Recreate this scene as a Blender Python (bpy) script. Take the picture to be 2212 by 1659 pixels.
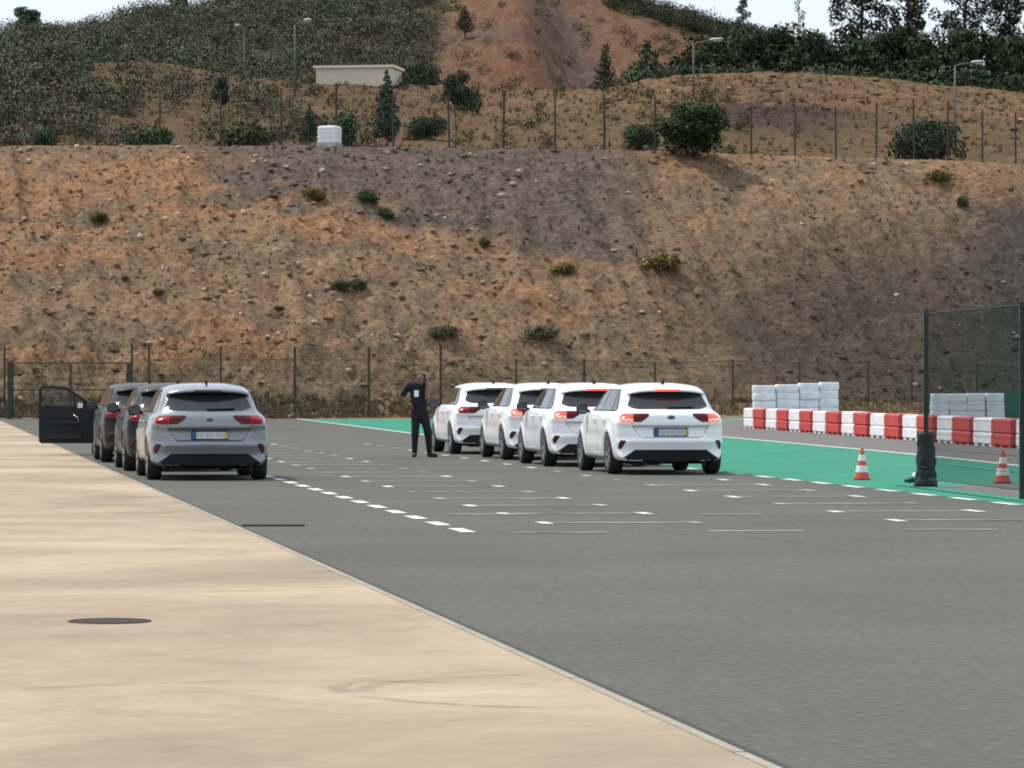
import bpy, math, random
import numpy as np
from mathutils import Vector, Matrix

for o in list(bpy.data.objects):
    bpy.data.objects.remove(o, do_unlink=True)
scene = bpy.context.scene
COL = scene.collection
rng = np.random.default_rng(7)
random.seed(7)

# ------------------------------------------------------------------ camera
# level telephoto view from 1.46 m above the paving
FPX, CX, HY, CAM_H = 8800.0, 1106.0, 825.0, 1.46      # all in a 2212 px wide frame
cam_d = bpy.data.cameras.new("camera")
cam = bpy.data.objects.new("camera", cam_d)
COL.objects.link(cam)
cam.location = (0, 0, CAM_H)
cam.rotation_euler = (math.radians(90), 0, 0)
cam_d.sensor_width = 36.0
cam_d.lens = FPX / 2212.0 * 36.0
cam_d.shift_y = -(829.5 - HY) / 2212.0
cam_d.clip_start = 0.5
cam_d.clip_end = 3000.0
scene.camera = cam
scene.cycles.filter_width = 1.9
scene.cycles.max_bounces = 6
scene.cycles.use_denoising = True

# ------------------------------------------------------------------ sky, sun, exposure
SUN_EL, SUN_AZ = math.radians(58), math.radians(-62)     # azimuth from +Y towards +X
sun_dir = Vector((math.sin(SUN_AZ) * math.cos(SUN_EL), math.cos(SUN_AZ) * math.cos(SUN_EL), math.sin(SUN_EL)))
world = bpy.data.worlds.new("World")
scene.world = world
world.use_nodes = True
wn, wl = world.node_tree.nodes, world.node_tree.links
wn.clear()
w_out = wn.new("ShaderNodeOutputWorld")
w_bg = wn.new("ShaderNodeBackground")
w_sky = wn.new("ShaderNodeTexSky")
w_sky.sky_type = 'NISHITA'
w_sky.sun_disc = False
w_sky.sun_elevation = SUN_EL
w_sky.sun_rotation = SUN_AZ
w_sky.air_density = 1.0
w_sky.dust_density = 2.0
w_tc = wn.new("ShaderNodeTexCoord")
w_map = wn.new("ShaderNodeMapping")
w_map.inputs['Scale'].default_value = (3.0, 3.0, 9.0)
w_noise = wn.new("ShaderNodeTexNoise")
w_noise.inputs['Scale'].default_value = 2.2
w_noise.inputs['Detail'].default_value = 6
w_ramp = wn.new("ShaderNodeMapRange")
w_ramp.inputs['From Min'].default_value = 0.35
w_ramp.inputs['From Max'].default_value = 0.65
w_ramp.inputs['To Min'].default_value = 0.78
w_ramp.inputs['To Max'].default_value = 0.92
w_mix = wn.new("ShaderNodeMixRGB")
w_mix.inputs['Color2'].default_value = (5.2, 5.85, 6.55, 1)
wl.new(w_tc.outputs['Generated'], w_map.inputs['Vector'])
wl.new(w_map.outputs['Vector'], w_noise.inputs['Vector'])
wl.new(w_noise.outputs['Fac'], w_ramp.inputs['Value'])
wl.new(w_ramp.outputs['Result'], w_mix.inputs['Fac'])
wl.new(w_sky.outputs['Color'], w_mix.inputs['Color1'])
wl.new(w_mix.outputs['Color'], w_bg.inputs['Color'])
w_bg.inputs['Strength'].default_value = 0.118
wl.new(w_bg.outputs['Background'], w_out.inputs['Surface'])

sun_d = bpy.data.lights.new("sun", 'SUN')
sun_d.energy = 2.45
sun_d.angle = math.radians(1.2)
sun_d.color = (1.0, 0.955, 0.88)
sun = bpy.data.objects.new("sun", sun_d)
COL.objects.link(sun)
sun.rotation_euler = sun_dir.to_track_quat('Z', 'Y').to_euler()
sun.location = (-40, 20, 80)

scene.view_settings.view_transform = 'Standard'
scene.view_settings.look = 'None'
scene.view_settings.exposure = 0.58
scene.view_settings.gamma = 1.0

# ------------------------------------------------------------------ helpers
def G(x, y):
    """frame position of a ground point -> world (X, Y)"""
    Z = CAM_H * FPX / (y - HY)
    return ((x - CX) / FPX * Z, Z)

class MB:
    def __init__(s):
        s.v, s.f, s.m = [], [], []
    def add(s, verts, faces, mi=0):
        b = len(s.v)
        s.v.extend([tuple(p) for p in verts])
        s.f.extend([tuple(b + i for i in f) for f in faces])
        s.m.extend([mi] * len(faces))
        return s
    def box(s, c, d, rz=0.0, mi=0):
        cx, cy, cz = c; hx, hy, hz = d[0] / 2, d[1] / 2, d[2] / 2
        co, si = math.cos(rz), math.sin(rz)
        vs = []
        for z in (-hz, hz):
            for x, y in ((-hx, -hy), (hx, -hy), (hx, hy), (-hx, hy)):
                vs.append((cx + x * co - y * si, cy + x * si + y * co, cz + z))
        return s.add(vs, [(3, 2, 1, 0), (4, 5, 6, 7), (0, 1, 5, 4), (1, 2, 6, 5), (2, 3, 7, 6), (3, 0, 4, 7)], mi)
    def tube(s, pts, rad, n=8, mi=0, cap=True):
        pts = [Vector(p) for p in pts]
        if not hasattr(rad, '__len__'):
            rad = [rad] * len(pts)
        rings = []
        for i, p in enumerate(pts):
            t = (pts[min(i + 1, len(pts) - 1)] - pts[max(i - 1, 0)]).normalized()
            a = t.orthogonal().normalized() if abs(t.z) > .99 else Vector((t.y, -t.x, 0)).normalized()
            b = t.cross(a)
            rings.append([p + (a * math.cos(2 * math.pi * k / n) + b * math.sin(2 * math.pi * k / n)) * rad[i] for k in range(n)])
        vs = [v for r in rings for v in r]
        fs = []
        for i in range(len(pts) - 1):
            for k in range(n):
                k2 = (k + 1) % n
                fs.append((i * n + k, i * n + k2, (i + 1) * n + k2, (i + 1) * n + k))
        if cap:
            fs.append(tuple(range(n))[::-1])
            fs.append(tuple((len(pts) - 1) * n + k for k in range(n)))
        return s.add(vs, fs, mi)
    def lathe(s, prof, n=24, axis='z', c=(0, 0, 0), mi=0):
        vs, fs = [], []
        for (r, h) in prof:
            for k in range(n):
                a = 2 * math.pi * k / n
                p = (r * math.cos(a), r * math.sin(a), h)
                if axis == 'x':
                    p = (p[2], p[0], p[1])
                vs.append((p[0] + c[0], p[1] + c[1], p[2] + c[2]))
        for i in range(len(prof) - 1):
            for k in range(n):
                k2 = (k + 1) % n
                fs.append((i * n + k, i * n + k2, (i + 1) * n + k2, (i + 1) * n + k))
        return s.add(vs, fs, mi)
    def build(s, name, mat=None, parent=None, smooth=False, mats=None, link=True):
        me = bpy.data.meshes.new(name)
        me.from_pydata(s.v, [], s.f)
        for m in (mats or [mat]):
            me.materials.append(m)
        if mats:
            me.polygons.foreach_set('material_index', s.m)
        if smooth:
            me.polygons.foreach_set('use_smooth', [True] * len(s.f))
        me.update()
        return mkobj(name, me, parent)

def mkobj(name, me, parent=None):
    o = bpy.data.objects.new(name, me)
    COL.objects.link(o)
    if parent is not None:
        o.parent = parent
    return o

def np_mesh(name, v, f, mat, parent=None, smooth=False, col=None, mats=None, midx=None):
    """v (n,3), f (m,k) arrays -> object"""
    v = np.asarray(v, np.float32); f = np.asarray(f, np.int32)
    me = bpy.data.meshes.new(name)
    me.vertices.add(len(v)); me.vertices.foreach_set('co', v.ravel())
    k = f.shape[1]
    me.loops.add(f.size); me.loops.foreach_set('vertex_index', f.ravel())
    me.polygons.add(len(f))
    me.polygons.foreach_set('loop_start', np.arange(0, f.size, k, dtype=np.int32))
    try:
        me.polygons.foreach_set('loop_total', np.full(len(f), k, np.int32))
    except Exception:
        pass
    for m in (mats or [mat]):
        me.materials.append(m)
    if midx is not None:
        me.polygons.foreach_set('material_index', np.asarray(midx, np.int32))
    if smooth:
        me.polygons.foreach_set('use_smooth', np.ones(len(f), bool))
    me.update(calc_edges=True)
    if isinstance(col, tuple):
        col, nrm = col
        me.polygons.foreach_set('use_smooth', np.ones(len(f), bool))
        me.normals_split_custom_set_from_vertices(nrm.astype(np.float32))
    if col is not None:
        a = me.color_attributes.new('Col', 'FLOAT_COLOR', 'POINT')
        c = np.ones((len(v), 4), np.float32); c[:, :3] = col
        a.data.foreach_set('color', c.ravel())
    return mkobj(name, me, parent)

def empty(name, loc, rz=0.0):
    o = bpy.data.objects.new(name, None)
    o.empty_display_size = 0.2
    COL.objects.link(o)
    o.location = loc; o.rotation_euler = (0, 0, rz)
    return o

def tag(o, label=None, cat=None, group=None, kind=None):
    if label: o['label'] = label
    if cat: o['category'] = cat
    if group: o['group'] = group
    if kind: o['kind'] = kind
    return o

def copy_tree(o, parent=None):
    c = o.copy(); COL.objects.link(c); c.parent = parent
    for ch in list(o.children):
        copy_tree(ch, c)
    return c

# ---- procedural value noise for shaping terrain and colour
_tab = np.random.default_rng(3).random((256, 256)).astype(np.float32)
def vnoise(x, y):
    x = np.asarray(x, np.float64); y = np.asarray(y, np.float64)
    xi = np.floor(x).astype(int); yi = np.floor(y).astype(int)
    fx = x - xi; fy = y - yi
    fx = fx * fx * (3 - 2 * fx); fy = fy * fy * (3 - 2 * fy)
    a = _tab[xi % 256, yi % 256]; b = _tab[(xi + 1) % 256, yi % 256]
    c = _tab[xi % 256, (yi + 1) % 256]; d = _tab[(xi + 1) % 256, (yi + 1) % 256]
    return (a * (1 - fx) + b * fx) * (1 - fy) + (c * (1 - fx) + d * fx) * fy
def fbm(x, y, o=4, g=.5):
    s = 0; a = 1; t = 0
    for i in range(o):
        s = s + a * vnoise(x * 2 ** i + 17.3 * i, y * 2 ** i - 9.1 * i); t += a; a *= g
    return s / t
def sstep(a, b, x):
    t = np.clip((np.asarray(x, float) - a) / (b - a), 0, 1)
    return t * t * (3 - 2 * t)

# ------------------------------------------------------------------ materials
def mat_new(name):
    m = bpy.data.materials.new(name); m.use_nodes = True
    n, l = m.node_tree.nodes, m.node_tree.links
    return m, n, l, n['Principled BSDF']
def plain(name, col, rough=.6, metal=0.0, coat=0.0, spec=.5, var=0.0, vscale=4.0, emit=None, estr=0.0, bump=0.0):
    m, n, l, b = mat_new(name)
    b.inputs['Base Color'].default_value = (*col, 1)
    b.inputs['Roughness'].default_value = rough
    b.inputs['Metallic'].default_value = metal
    b.inputs['Coat Weight'].default_value = coat
    b.inputs['Coat Roughness'].default_value = .04
    b.inputs['Specular IOR Level'].default_value = spec
    if emit:
        b.inputs['Emission Color'].default_value = (*emit, 1)
        b.inputs['Emission Strength'].default_value = estr
    if var > 0 or bump > 0:
        tc = n.new('ShaderNodeTexCoord'); nz = n.new('ShaderNodeTexNoise')
        nz.inputs['Scale'].default_value = vscale; nz.inputs['Detail'].default_value = 5
        l.new(tc.outputs['Object'], nz.inputs['Vector'])
        if var > 0:
            mr = n.new('ShaderNodeMapRange')
            mr.inputs['From Min'].default_value = .3; mr.inputs['From Max'].default_value = .7
            mr.inputs['To Min'].default_value = 1 - var; mr.inputs['To Max'].default_value = 1 + var * .6
            l.new(nz.outputs['Fac'], mr.inputs['Value'])
            mx = n.new('ShaderNodeVectorMath'); mx.operation = 'SCALE'
            mx.inputs[0].default_value = col
            l.new(mr.outputs['Result'], mx.inputs['Scale'])
            l.new(mx.outputs['Vector'], b.inputs['Base Color'])
        if bump > 0:
            bp = n.new('ShaderNodeBump'); bp.inputs['Strength'].default_value = bump
            bp.inputs['Distance'].default_value = .03
            l.new(nz.outputs['Fac'], bp.inputs['Height']); l.new(bp.outputs['Normal'], b.inputs['Normal'])
    return m

def noise_ground(name, stops, big, fine, rough=.9, bump=.15, stain=None, fine_amt=.12, stretch=(1, 1, 1)):
    """stops: list of (pos, colour) driven by broad noise; fine grain multiplies it"""
    m, n, l, b = mat_new(name)
    b.inputs['Roughness'].default_value = rough
    b.inputs['Specular IOR Level'].default_value = .15
    geo = n.new('ShaderNodeNewGeometry')
    mp = n.new('ShaderNodeMapping'); mp.inputs['Scale'].default_value = stretch
    l.new(geo.outputs['Position'], mp.inputs['Vector'])
    n1 = n.new('ShaderNodeTexNoise'); n1.inputs['Scale'].default_value = big
    n1.inputs['Detail'].default_value = 5; n1.inputs['Roughness'].default_value = .6
    l.new(mp.outputs['Vector'], n1.inputs['Vector'])
    cr = n.new('ShaderNodeValToRGB')
    while len(cr.color_ramp.elements) < len(stops):
        cr.color_ramp.elements.new(.5)
    for e, (p, c) in zip(cr.color_ramp.elements, stops):
        e.position = p; e.color = (*c, 1)
    l.new(n1.outputs['Fac'], cr.inputs['Fac'])
    n2 = n.new('ShaderNodeTexNoise'); n2.inputs['Scale'].default_value = fine
    n2.inputs['Detail'].default_value = 4
    l.new(geo.outputs['Position'], n2.inputs['Vector'])
    mr = n.new('ShaderNodeMapRange')
    mr.inputs['From Min'].default_value = .3; mr.inputs['From Max'].default_value = .7
    mr.inputs['To Min'].default_value = 1 - fine_amt; mr.inputs['To Max'].default_value = 1 + fine_amt
    l.new(n2.outputs['Fac'], mr.inputs['Value'])
    sc = n.new('ShaderNodeVectorMath'); sc.operation = 'SCALE'
    l.new(cr.outputs['Color'], sc.inputs[0]); l.new(mr.outputs['Result'], sc.inputs['Scale'])
    last = sc.outputs['Vector']
    for q_, (scol, sscale, lo, hi, amt, st) in enumerate(([stain] if isinstance(stain, tuple) else stain) if stain else []):
        mp2 = n.new('ShaderNodeMapping'); mp2.inputs['Scale'].default_value = st
        mp2.inputs['Rotation'].default_value = (0, 0, .15); mp2.inputs['Location'].default_value = (7.3 * q_, 3.1 * q_, 0)
        l.new(geo.outputs['Position'], mp2.inputs['Vector'])
        n3 = n.new('ShaderNodeTexNoise'); n3.inputs['Scale'].default_value = sscale
        n3.inputs['Detail'].default_value = 9; n3.inputs['Roughness'].default_value = .68
        n3.inputs['Distortion'].default_value = .5
        l.new(mp2.outputs['Vector'], n3.inputs['Vector'])
        m3 = n.new('ShaderNodeMapRange')
        m3.inputs['From Min'].default_value = lo; m3.inputs['From Max'].default_value = hi
        m3.inputs['To Min'].default_value = 0; m3.inputs['To Max'].default_value = amt
        l.new(n3.outputs['Fac'], m3.inputs['Value'])
        mx = n.new('ShaderNodeMixRGB'); mx.inputs['Color2'].default_value = (*scol, 1)
        l.new(m3.outputs['Result'], mx.inputs['Fac']); l.new(last, mx.inputs['Color1'])
        last = mx.outputs['Color']
    l.new(last, b.inputs['Base Color'])
    bp = n.new('ShaderNodeBump'); bp.inputs['Strength'].default_value = bump; bp.inputs['Distance'].default_value = .01
    l.new(n2.outputs['Fac'], bp.inputs['Height']); l.new(bp.outputs['Normal'], b.inputs['Normal'])
    return m

def col_mat(name, rough=.9, nscale=3.0, amt=.2, bump=0.0, spec=.2):
    """base colour from the mesh's own colour attribute, broken up by fine noise"""
    m, n, l, b = mat_new(name)
    b.inputs['Roughness'].default_value = rough
    b.inputs['Specular IOR Level'].default_value = spec
    at = n.new('ShaderNodeVertexColor'); at.layer_name = 'Col'
    geo = n.new('ShaderNodeNewGeometry')
    nz = n.new('ShaderNodeTexNoise'); nz.inputs['Scale'].default_value = nscale; nz.inputs['Detail'].default_value = 6
    nz.inputs['Roughness'].default_value = .7
    l.new(geo.outputs['Position'], nz.inputs['Vector'])
    mr = n.new('ShaderNodeMapRange')
    mr.inputs['From Min'].default_value = .3; mr.inputs['From Max'].default_value = .7
    mr.inputs['To Min'].default_value = 1 - amt; mr.inputs['To Max'].default_value = 1 + amt
    l.new(nz.outputs['Fac'], mr.inputs['Value'])
    sc = n.new('ShaderNodeVectorMath'); sc.operation = 'SCALE'
    l.new(at.outputs['Color'], sc.inputs[0]); l.new(mr.outputs['Result'], sc.inputs['Scale'])
    l.new(sc.outputs['Vector'], b.inputs['Base Color'])
    if bump:
        bp = n.new('ShaderNodeBump'); bp.inputs['Strength'].default_value = bump; bp.inputs['Distance'].default_value = .12
        l.new(nz.outputs['Fac'], bp.inputs['Height']); l.new(bp.outputs['Normal'], b.inputs['Normal'])
    return m

M = {}
M['asphalt'] = noise_ground('asphalt', [(.25, (.092, .087, .073)), (.75, (.119, .113, .095))], .25, 14, bump=.3, fine_amt=.24,
                            stain=[((.080, .079, .070), .22, .52, .70, .6, (1, .5, 1)), ((.055, .055, .05), 1.3, .63, .72, .6, (1, 1, 1)), ((.15, .147, .13), 2.6, .64, .72, .45, (1, 1, 1))])
M['track'] = noise_ground('track_asphalt', [(.25, (.135, .128, .118)), (.75, (.16, .15, .14))], .3, 18, bump=.2)
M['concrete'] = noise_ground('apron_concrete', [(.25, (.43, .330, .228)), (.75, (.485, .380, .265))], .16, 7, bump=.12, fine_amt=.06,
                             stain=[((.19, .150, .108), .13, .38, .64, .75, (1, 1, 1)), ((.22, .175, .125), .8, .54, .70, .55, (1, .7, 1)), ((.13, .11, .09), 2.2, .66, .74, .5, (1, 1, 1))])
M['kerb'] = noise_ground('edging_concrete', [(.3, (.29, .255, .20)), (.7, (.36, .315, .245))], 1.0, 20, bump=.15)
M['joint'] = plain('joint_filler', (.035, .034, .032), .9)
M['green'] = noise_ground('green_paint', [(.3, (.030, .200, .130)), (.7, (.045, .235, .158))], .5, 12, bump=.1, fine_amt=.07,
                          stain=[((.05, .15, .10), .5, .54, .72, .6, (1, .5, 1)), ((.10, .27, .20), 1.6, .60, .72, .5, (1, .6, 1)), ((.03, .06, .05), 1.1, .66, .74, .5, (1, .3, 1))])
M['line'] = noise_ground('line_paint', [(.32, (.40, .39, .36)), (.48, (.64, .63, .59)), (.7, (.74, .73, .69))], 3.5, 25, bump=.1)
M['worn'] = noise_ground('worn_line_paint', [(.32, (.16, .155, .14)), (.5, (.32, .31, .285)), (.7, (.50, .49, .46))], 1.2, 25, bump=.1)
M['soil'] = noise_ground('soil', [(.3, (.15, .10, .065)), (.7, (.22, .15, .095))], .3, 4, bump=.3)
M['terrain'] = col_mat('hillside_earth', nscale=4.0, amt=.5, spec=.02, bump=.7)
M['rock'] = col_mat('stone', nscale=6, amt=.25, spec=.05)
M['tuft'] = col_mat('dry_grass', nscale=5, amt=.2, spec=.05)
M['leaf'] = col_mat('leaf', rough=.85, nscale=2.5, amt=.25, spec=.1)
M['bark'] = plain('bark', (.085, .06, .045), .95, var=.3, vscale=6, bump=.4)
M['fence_green'] = plain('fence_green_paint', (.012, .035, .028), .55, var=.2)
M['fence_old'] = plain('weathered_post_steel', (.05, .038, .028), .8, var=.25, vscale=2)
M['fence_dark'] = plain('dark_post_steel', (.04, .042, .034), .75, var=.25, vscale=2)
M['wire'] = plain('fence_wire', (.010, .034, .026), .9, spec=.1)
M['wire_old'] = plain('old_fence_wire', (.07, .065, .05), .8)
M['lamp_pole'] = plain('galvanised_pole', (.12, .12, .115), .7, .2, var=.1)
M['lamp_head'] = plain('lamp_head_grey', (.42, .44, .44), .5)
M['lamp_glass'] = plain('lamp_glass', (.5, .52, .52), .2)
M['cream'] = plain('cream_render', (.64, .56, .42), .9, var=.07, vscale=.8, bump=.1)
M['cream_roof'] = plain('pale_roof_edge', (.74, .66, .50), .85, var=.05)
M['tank'] = plain('white_plastic_tank', (.74, .75, .76), .45, var=.06)
M['cage'] = plain('steel_cage', (.35, .36, .37), .4, .6)
M['block_white'] = plain('white_barrier_plastic', (.80, .81, .82), .5, var=.20, vscale=5, bump=.15)
M['block_red'] = plain('red_barrier_plastic', (.54, .042, .036), .5, var=.28, vscale=5, bump=.15)
M['stack_white'] = plain('pale_wrapped_plastic', (.76, .81, .82), .45, var=.16, vscale=2.5, bump=.25)
M['cone_orange'] = plain('cone_orange', (.62, .075, .03), .5, var=.12, vscale=8)
M['cone_white'] = plain('cone_white_band', (.72, .72, .70), .4, var=.1, vscale=8)
M['rubber'] = plain('black_rubber', (.018, .018, .019), .8, var=.3, vscale=12)
M['pad'] = plain('black_padding', (.02, .021, .022), .75, var=.4, vscale=9, bump=.8)
M['iron'] = plain('cast_iron', (.070, .054, .044), .85, var=.3, vscale=14, spec=.08)
M['panel_green'] = plain('green_panel', (.03, .115, .085), .7, var=.15)
# car materials
M['paint_white'] = plain('white_car_paint', (.87, .88, .89), .35, 0, coat=.6)
M['paint_silver'] = plain('silver_car_paint', (.225, .245, .262), .32, .5, coat=.7)
M['paint_grey'] = plain('dark_grey_car_paint', (.010, .009, .010), .5, 0, coat=.25, spec=.25)
M['paint_black'] = plain('black_car_paint', (.010, .011, .015), .4, 0, coat=.4)
M['glass'] = plain('tinted_glass', (.016, .018, .021), .06, spec=.6)
M['plastic'] = plain('black_plastic', (.008, .008, .009), .65, spec=.25)
M['door_trim'] = plain('black_door_trim', (.012, .014, .020), .6, spec=.3)
M['gap'] = plain('panel_gap', (.03, .03, .032), .8)
M['lens'] = plain('tail_lens', (.30, .010, .014), .2, spec=.25)
M['lens_dark'] = plain('dark_tail_lens', (.095, .008, .012), .2, spec=.25)
M['lens_lit'] = plain('lit_tail_lens', (.5, .03, .02), .2, emit=(1.0, .035, .02), estr=1.35)
M['lens_core'] = plain('lit_tail_bulbs', (.6, .2, .12), .2, emit=(1.0, .38, .27), estr=1.5)
M['brake_off'] = plain('high_brake_lens', (.05, .006, .006), .2)
M['reflector'] = plain('red_reflector', (.12, .012, .012), .2)
M['chrome'] = plain('chrome', (.55, .56, .57), .18, .95)
M['badge'] = plain('badge_dark', (.09, .10, .11), .3, .6)
M['alloy'] = plain('wheel_alloy', (.34, .34, .35), .35, .7)
M['disc_dark'] = plain('wheel_well_dark', (.02, .02, .021), .8)
M['plate_white'] = plain('plate_white', (.52, .55, .57), .45)
M['plate_blue'] = plain('plate_blue', (.02, .075, .24), .45)
M['plate_yellow'] = plain('plate_yellow', (.50, .40, .06), .45)
M['plate_mark'] = plain('plate_mark', (.24, .26, .28), .5)
M['mirror'] = plain('mirror_glass', (.10, .105, .11), .08, .6)
# clothing
M['shirt'] = plain('black_shirt', (.011, .011, .014), .9, var=.3, vscale=10)
M['trousers'] = plain('black_trousers', (.009, .009, .011), .9, var=.3, vscale=10)
M['skin'] = plain('skin', (.19, .105, .072), .6)
M['hair'] = plain('dark_hair', (.02, .016, .013), .8)
M['shoe'] = plain('black_shoe', (.008, .008, .009), .6)
M['card'] = plain('white_badge_card', (.88, .89, .95), .5)
M['phone'] = plain('black_phone', (.01, .01, .011), .25)
M['bottle_blue'] = plain('blue_plastic', (.01, .04, .07), .5)
M['bag_white'] = plain('white_plastic_bag', (.8, .81, .82), .5)

# ------------------------------------------------------------------ ground sheets
U = Vector((-.147, 1.0, 0)).normalized()          # direction the cars and bays run
RGT = Vector((U.y, -U.x, 0))
HEAD = math.atan(.147)

def sheet(name, pts, z, mat, parent=None, kind=None):
    mb = MB(); mb.add([(p[0], p[1], z) for p in pts], [tuple(range(len(pts)))])
    o = mb.build(name, mat, parent)
    me = o.data
    if me.polygons[0].normal.z < 0:
        me.flip_normals()
    if kind: o['kind'] = kind
    return o

sheet('ground', [(-900, -300), (900, -300), (900, 1500), (-900, 1500)], -.03, M['soil'], kind='structure')
car_park = sheet('car_park', [(-60, -60), (70, -60), (70, 163), (40, 163), (-60, 159.5)], 0, M['asphalt'], kind='structure')

# concrete apron on the left with its edging
def edge_x(Z): return .95 - (Z - 15.4) * .1468
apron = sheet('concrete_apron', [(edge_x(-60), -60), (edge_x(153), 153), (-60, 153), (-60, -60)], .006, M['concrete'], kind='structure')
kw = .055
Zs = -10.0
k = 0
emb = MB(); ka, kb = Vector((0, 0, 0)), Vector((0, 0, 0))
while Zs < 150:                                   # edging stones, 1 m long each
    L = 2.0
    a = Vector((edge_x(Zs), Zs, 0)); b = a + U * (L - .012)
    bb = MB()
    bb.add([(a.x + .004, a.y, .001), (a.x + kw, a.y, .001), (b.x + kw, b.y, .001), (b.x + .004, b.y, .001),
            (a.x + .004, a.y, .009), (a.x + kw, a.y, .009), (b.x + kw, b.y, .009), (b.x + .004, b.y, .009)],
           [(4, 5, 6, 7), (0, 1, 5, 4), (1, 2, 6, 5), (2, 3, 7, 6), (3, 0, 4, 7)])
    bb.build('edging_stone', M['kerb'], apron)
    Zs += L
sheet('edge_joint', [(edge_x(-30) + kw + .002, -30), (edge_x(-30) + kw + .05, -30), (edge_x(152) + kw + .05, 152), (edge_x(152) + kw + .002, 152)], .004, M['joint'], car_park)

# green run-off, kart track, grass verge
near_edge = [(5.93 + (48.8 - z) * .147, z) for z in (-10.0, 48.8)] + [(3.53, 65.1), (.28, 90), (-3.13, 116.8), (-8.5, 160.2)]
runoff = sheet('green_runoff', near_edge + [(-7.5, 162.2), (4, 162.6), (22, 163.6), (60, 165), (60, -10)], .004, M['green'], kind='structure')

def smooth_poly(pts, n=8):
    """Catmull-Rom through open polyline"""
    P = [Vector((p[0], p[1], 0)) for p in pts]
    P = [P[0] * 2 - P[1]] + P + [P[-1] * 2 - P[-2]]
    out = []
    for i in range(1, len(P) - 2):
        for k in range(n):
            t = k / n
            p = .5 * ((2 * P[i]) + (P[i + 1] - P[i - 1]) * t + (2 * P[i - 1] - 5 * P[i] + 4 * P[i + 1] - P[i + 2]) * t * t
                      + (3 * P[i] - P[i - 1] - 3 * P[i + 1] + P[i + 2]) * t ** 3)
            out.append((p.x, p.y))
    out.append((P[-2].x, P[-2].y))
    return out
# track edge nearest the green: comes from the right, turns round at the far end of the barrier
tr_near = smooth_poly([(9.6, 30), (9.3, 50), (8.85, 68.7), (8.04, 81.5), (7.09, 91.8), (5.58, 107.5), (4.2, 122), (3.6, 136), (4.5, 148), (8.0, 154.5), (14, 157), (24, 157.8), (40, 158)])
tp = [Vector((p[0], p[1], 0)) for p in tr_near]
track = sheet('kart_track', tr_near + [(60, 158), (60, 30)], .008, M['track'], kind='structure')

def strip(name, pts, w, z, mat, parent, off=0.0):
    """ribbon along a polyline"""
    vs, fs = [], []
    for i, p in enumerate(pts):
        p = Vector((p[0], p[1], 0))
        a = Vector((*pts[max(i - 1, 0)], 0)); b = Vector((*pts[min(i + 1, len(pts) - 1)], 0))
        t = (b - a).normalized(); nn = Vector((t.y, -t.x, 0))
        q = p + nn * off
        vs += [(q.x - nn.x * w / 2, q.y - nn.y * w / 2, z), (q.x + nn.x * w / 2, q.y + nn.y * w / 2, z)]
    for i in range(len(pts) - 1):
        fs.append((2 * i, 2 * i + 1, 2 * i + 3, 2 * i + 2))
    mb = MB(); mb.add(vs, fs)
    o = mb.build(name, mat, parent)
    if o.data.polygons[0].normal.z < 0: o.data.flip_normals()
    return o
strip('edge_line', tr_near, .16, .012, M['line'], track)
far_edge = smooth_poly([(-5.0, 158.6), (3, 159.3), (12, 160.2), (26, 160.6), (50, 161)])
strip('edge_line', far_edge, .28, .012, M['line'], runoff)
# solid line along the far part of the car park / green edge
strip('edge_line', [(-8.5, 160.0), (-5.8, 138.5), (-3.13, 116.8), (-1.4, 103.5), (.0, 92)], .14, .012, M['line'], runoff, off=-.05)

def dash(name, c, length, width, mat, parent, rz=HEAD, z=.006):
    mb = MB()
    h, w = length / 2, width / 2
    co, si = math.cos(rz), math.sin(rz)
    pts = [(-w, -h), (w, -h), (w, h), (-w, h)]
    mb.add([(c[0] + x * co - y * si, c[1] + x * si + y * co, z) for x, y in pts], [(0, 1, 2, 3)])
    return mb.build(name, mat, parent)
# broken lane line
for k in range(14):
    Z = 39.98 + 1.9 * k
    dash('lane_dash', (-.494 - .1427 * (Z - 39.98), Z), 1.05, .15, M['line'], car_park)
# broken line along the green edge
for k in range(13):
    Z = 44.8 + 1.98 * k
    X = 3.53 - .147 * (Z - 65.1)
    dash('border_dash', (X - .02, Z), 1.05, .15, M['line'], car_park)
# painted boxes: T marks at both ends and a worn line between
for k in range(22):
    Zk = 42.1 + 2.93 * k
    sl = -.141
    A = (.348 + sl * (Zk - 42.0), Zk); B = (1.866 + sl * (Zk - 42.2), Zk + .15)
    Cc = (4.05 + sl * (Zk + .75 - 42.8), Zk + .75); D = (5.67 + sl * (Zk + 1.0 - 42.8), Zk + 1.0)
    for j, p in enumerate((A, B, Cc, D)):
        if j == 3 and (Zk > 60 or k < 1): continue
        if j == 2 and Zk > 95: continue
        if p[0] < edge_x(p[1]) + .3: continue
        fade = 'line' if random.random() < .55 - .012 * k else 'worn'
        dash('box_mark', p, random.uniform(.55, .75), .125, M[fade], car_park)
    if Zk < 84:
        m1 = ((A[0] + B[0]) / 2, (A[1] + B[1]) / 2)
        dash('box_line', m1, .17, (B[0] - A[0]) - .15, M['worn'], car_park, rz=HEAD * .4)
    if Zk < 58 and k >= 0:
        m2 = ((Cc[0] + D[0]) / 2, (Cc[1] + D[1]) / 2)
        dash('box_line', m2, .17, (D[0] - Cc[0]) - .15, M['worn'], car_park, rz=HEAD * .4)
for (x0, x1, Z) in ((-.02, .92, 39.4), (1.92, 2.85, 39.8), (3.83, 4.79, 40.2), (-.75, .25, 44.9), (2.05, 2.75, 44.8)):
    dash('box_line', ((x0 + x1) / 2, Z), .16, x1 - x0, M['worn'], car_park, rz=.05)

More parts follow.
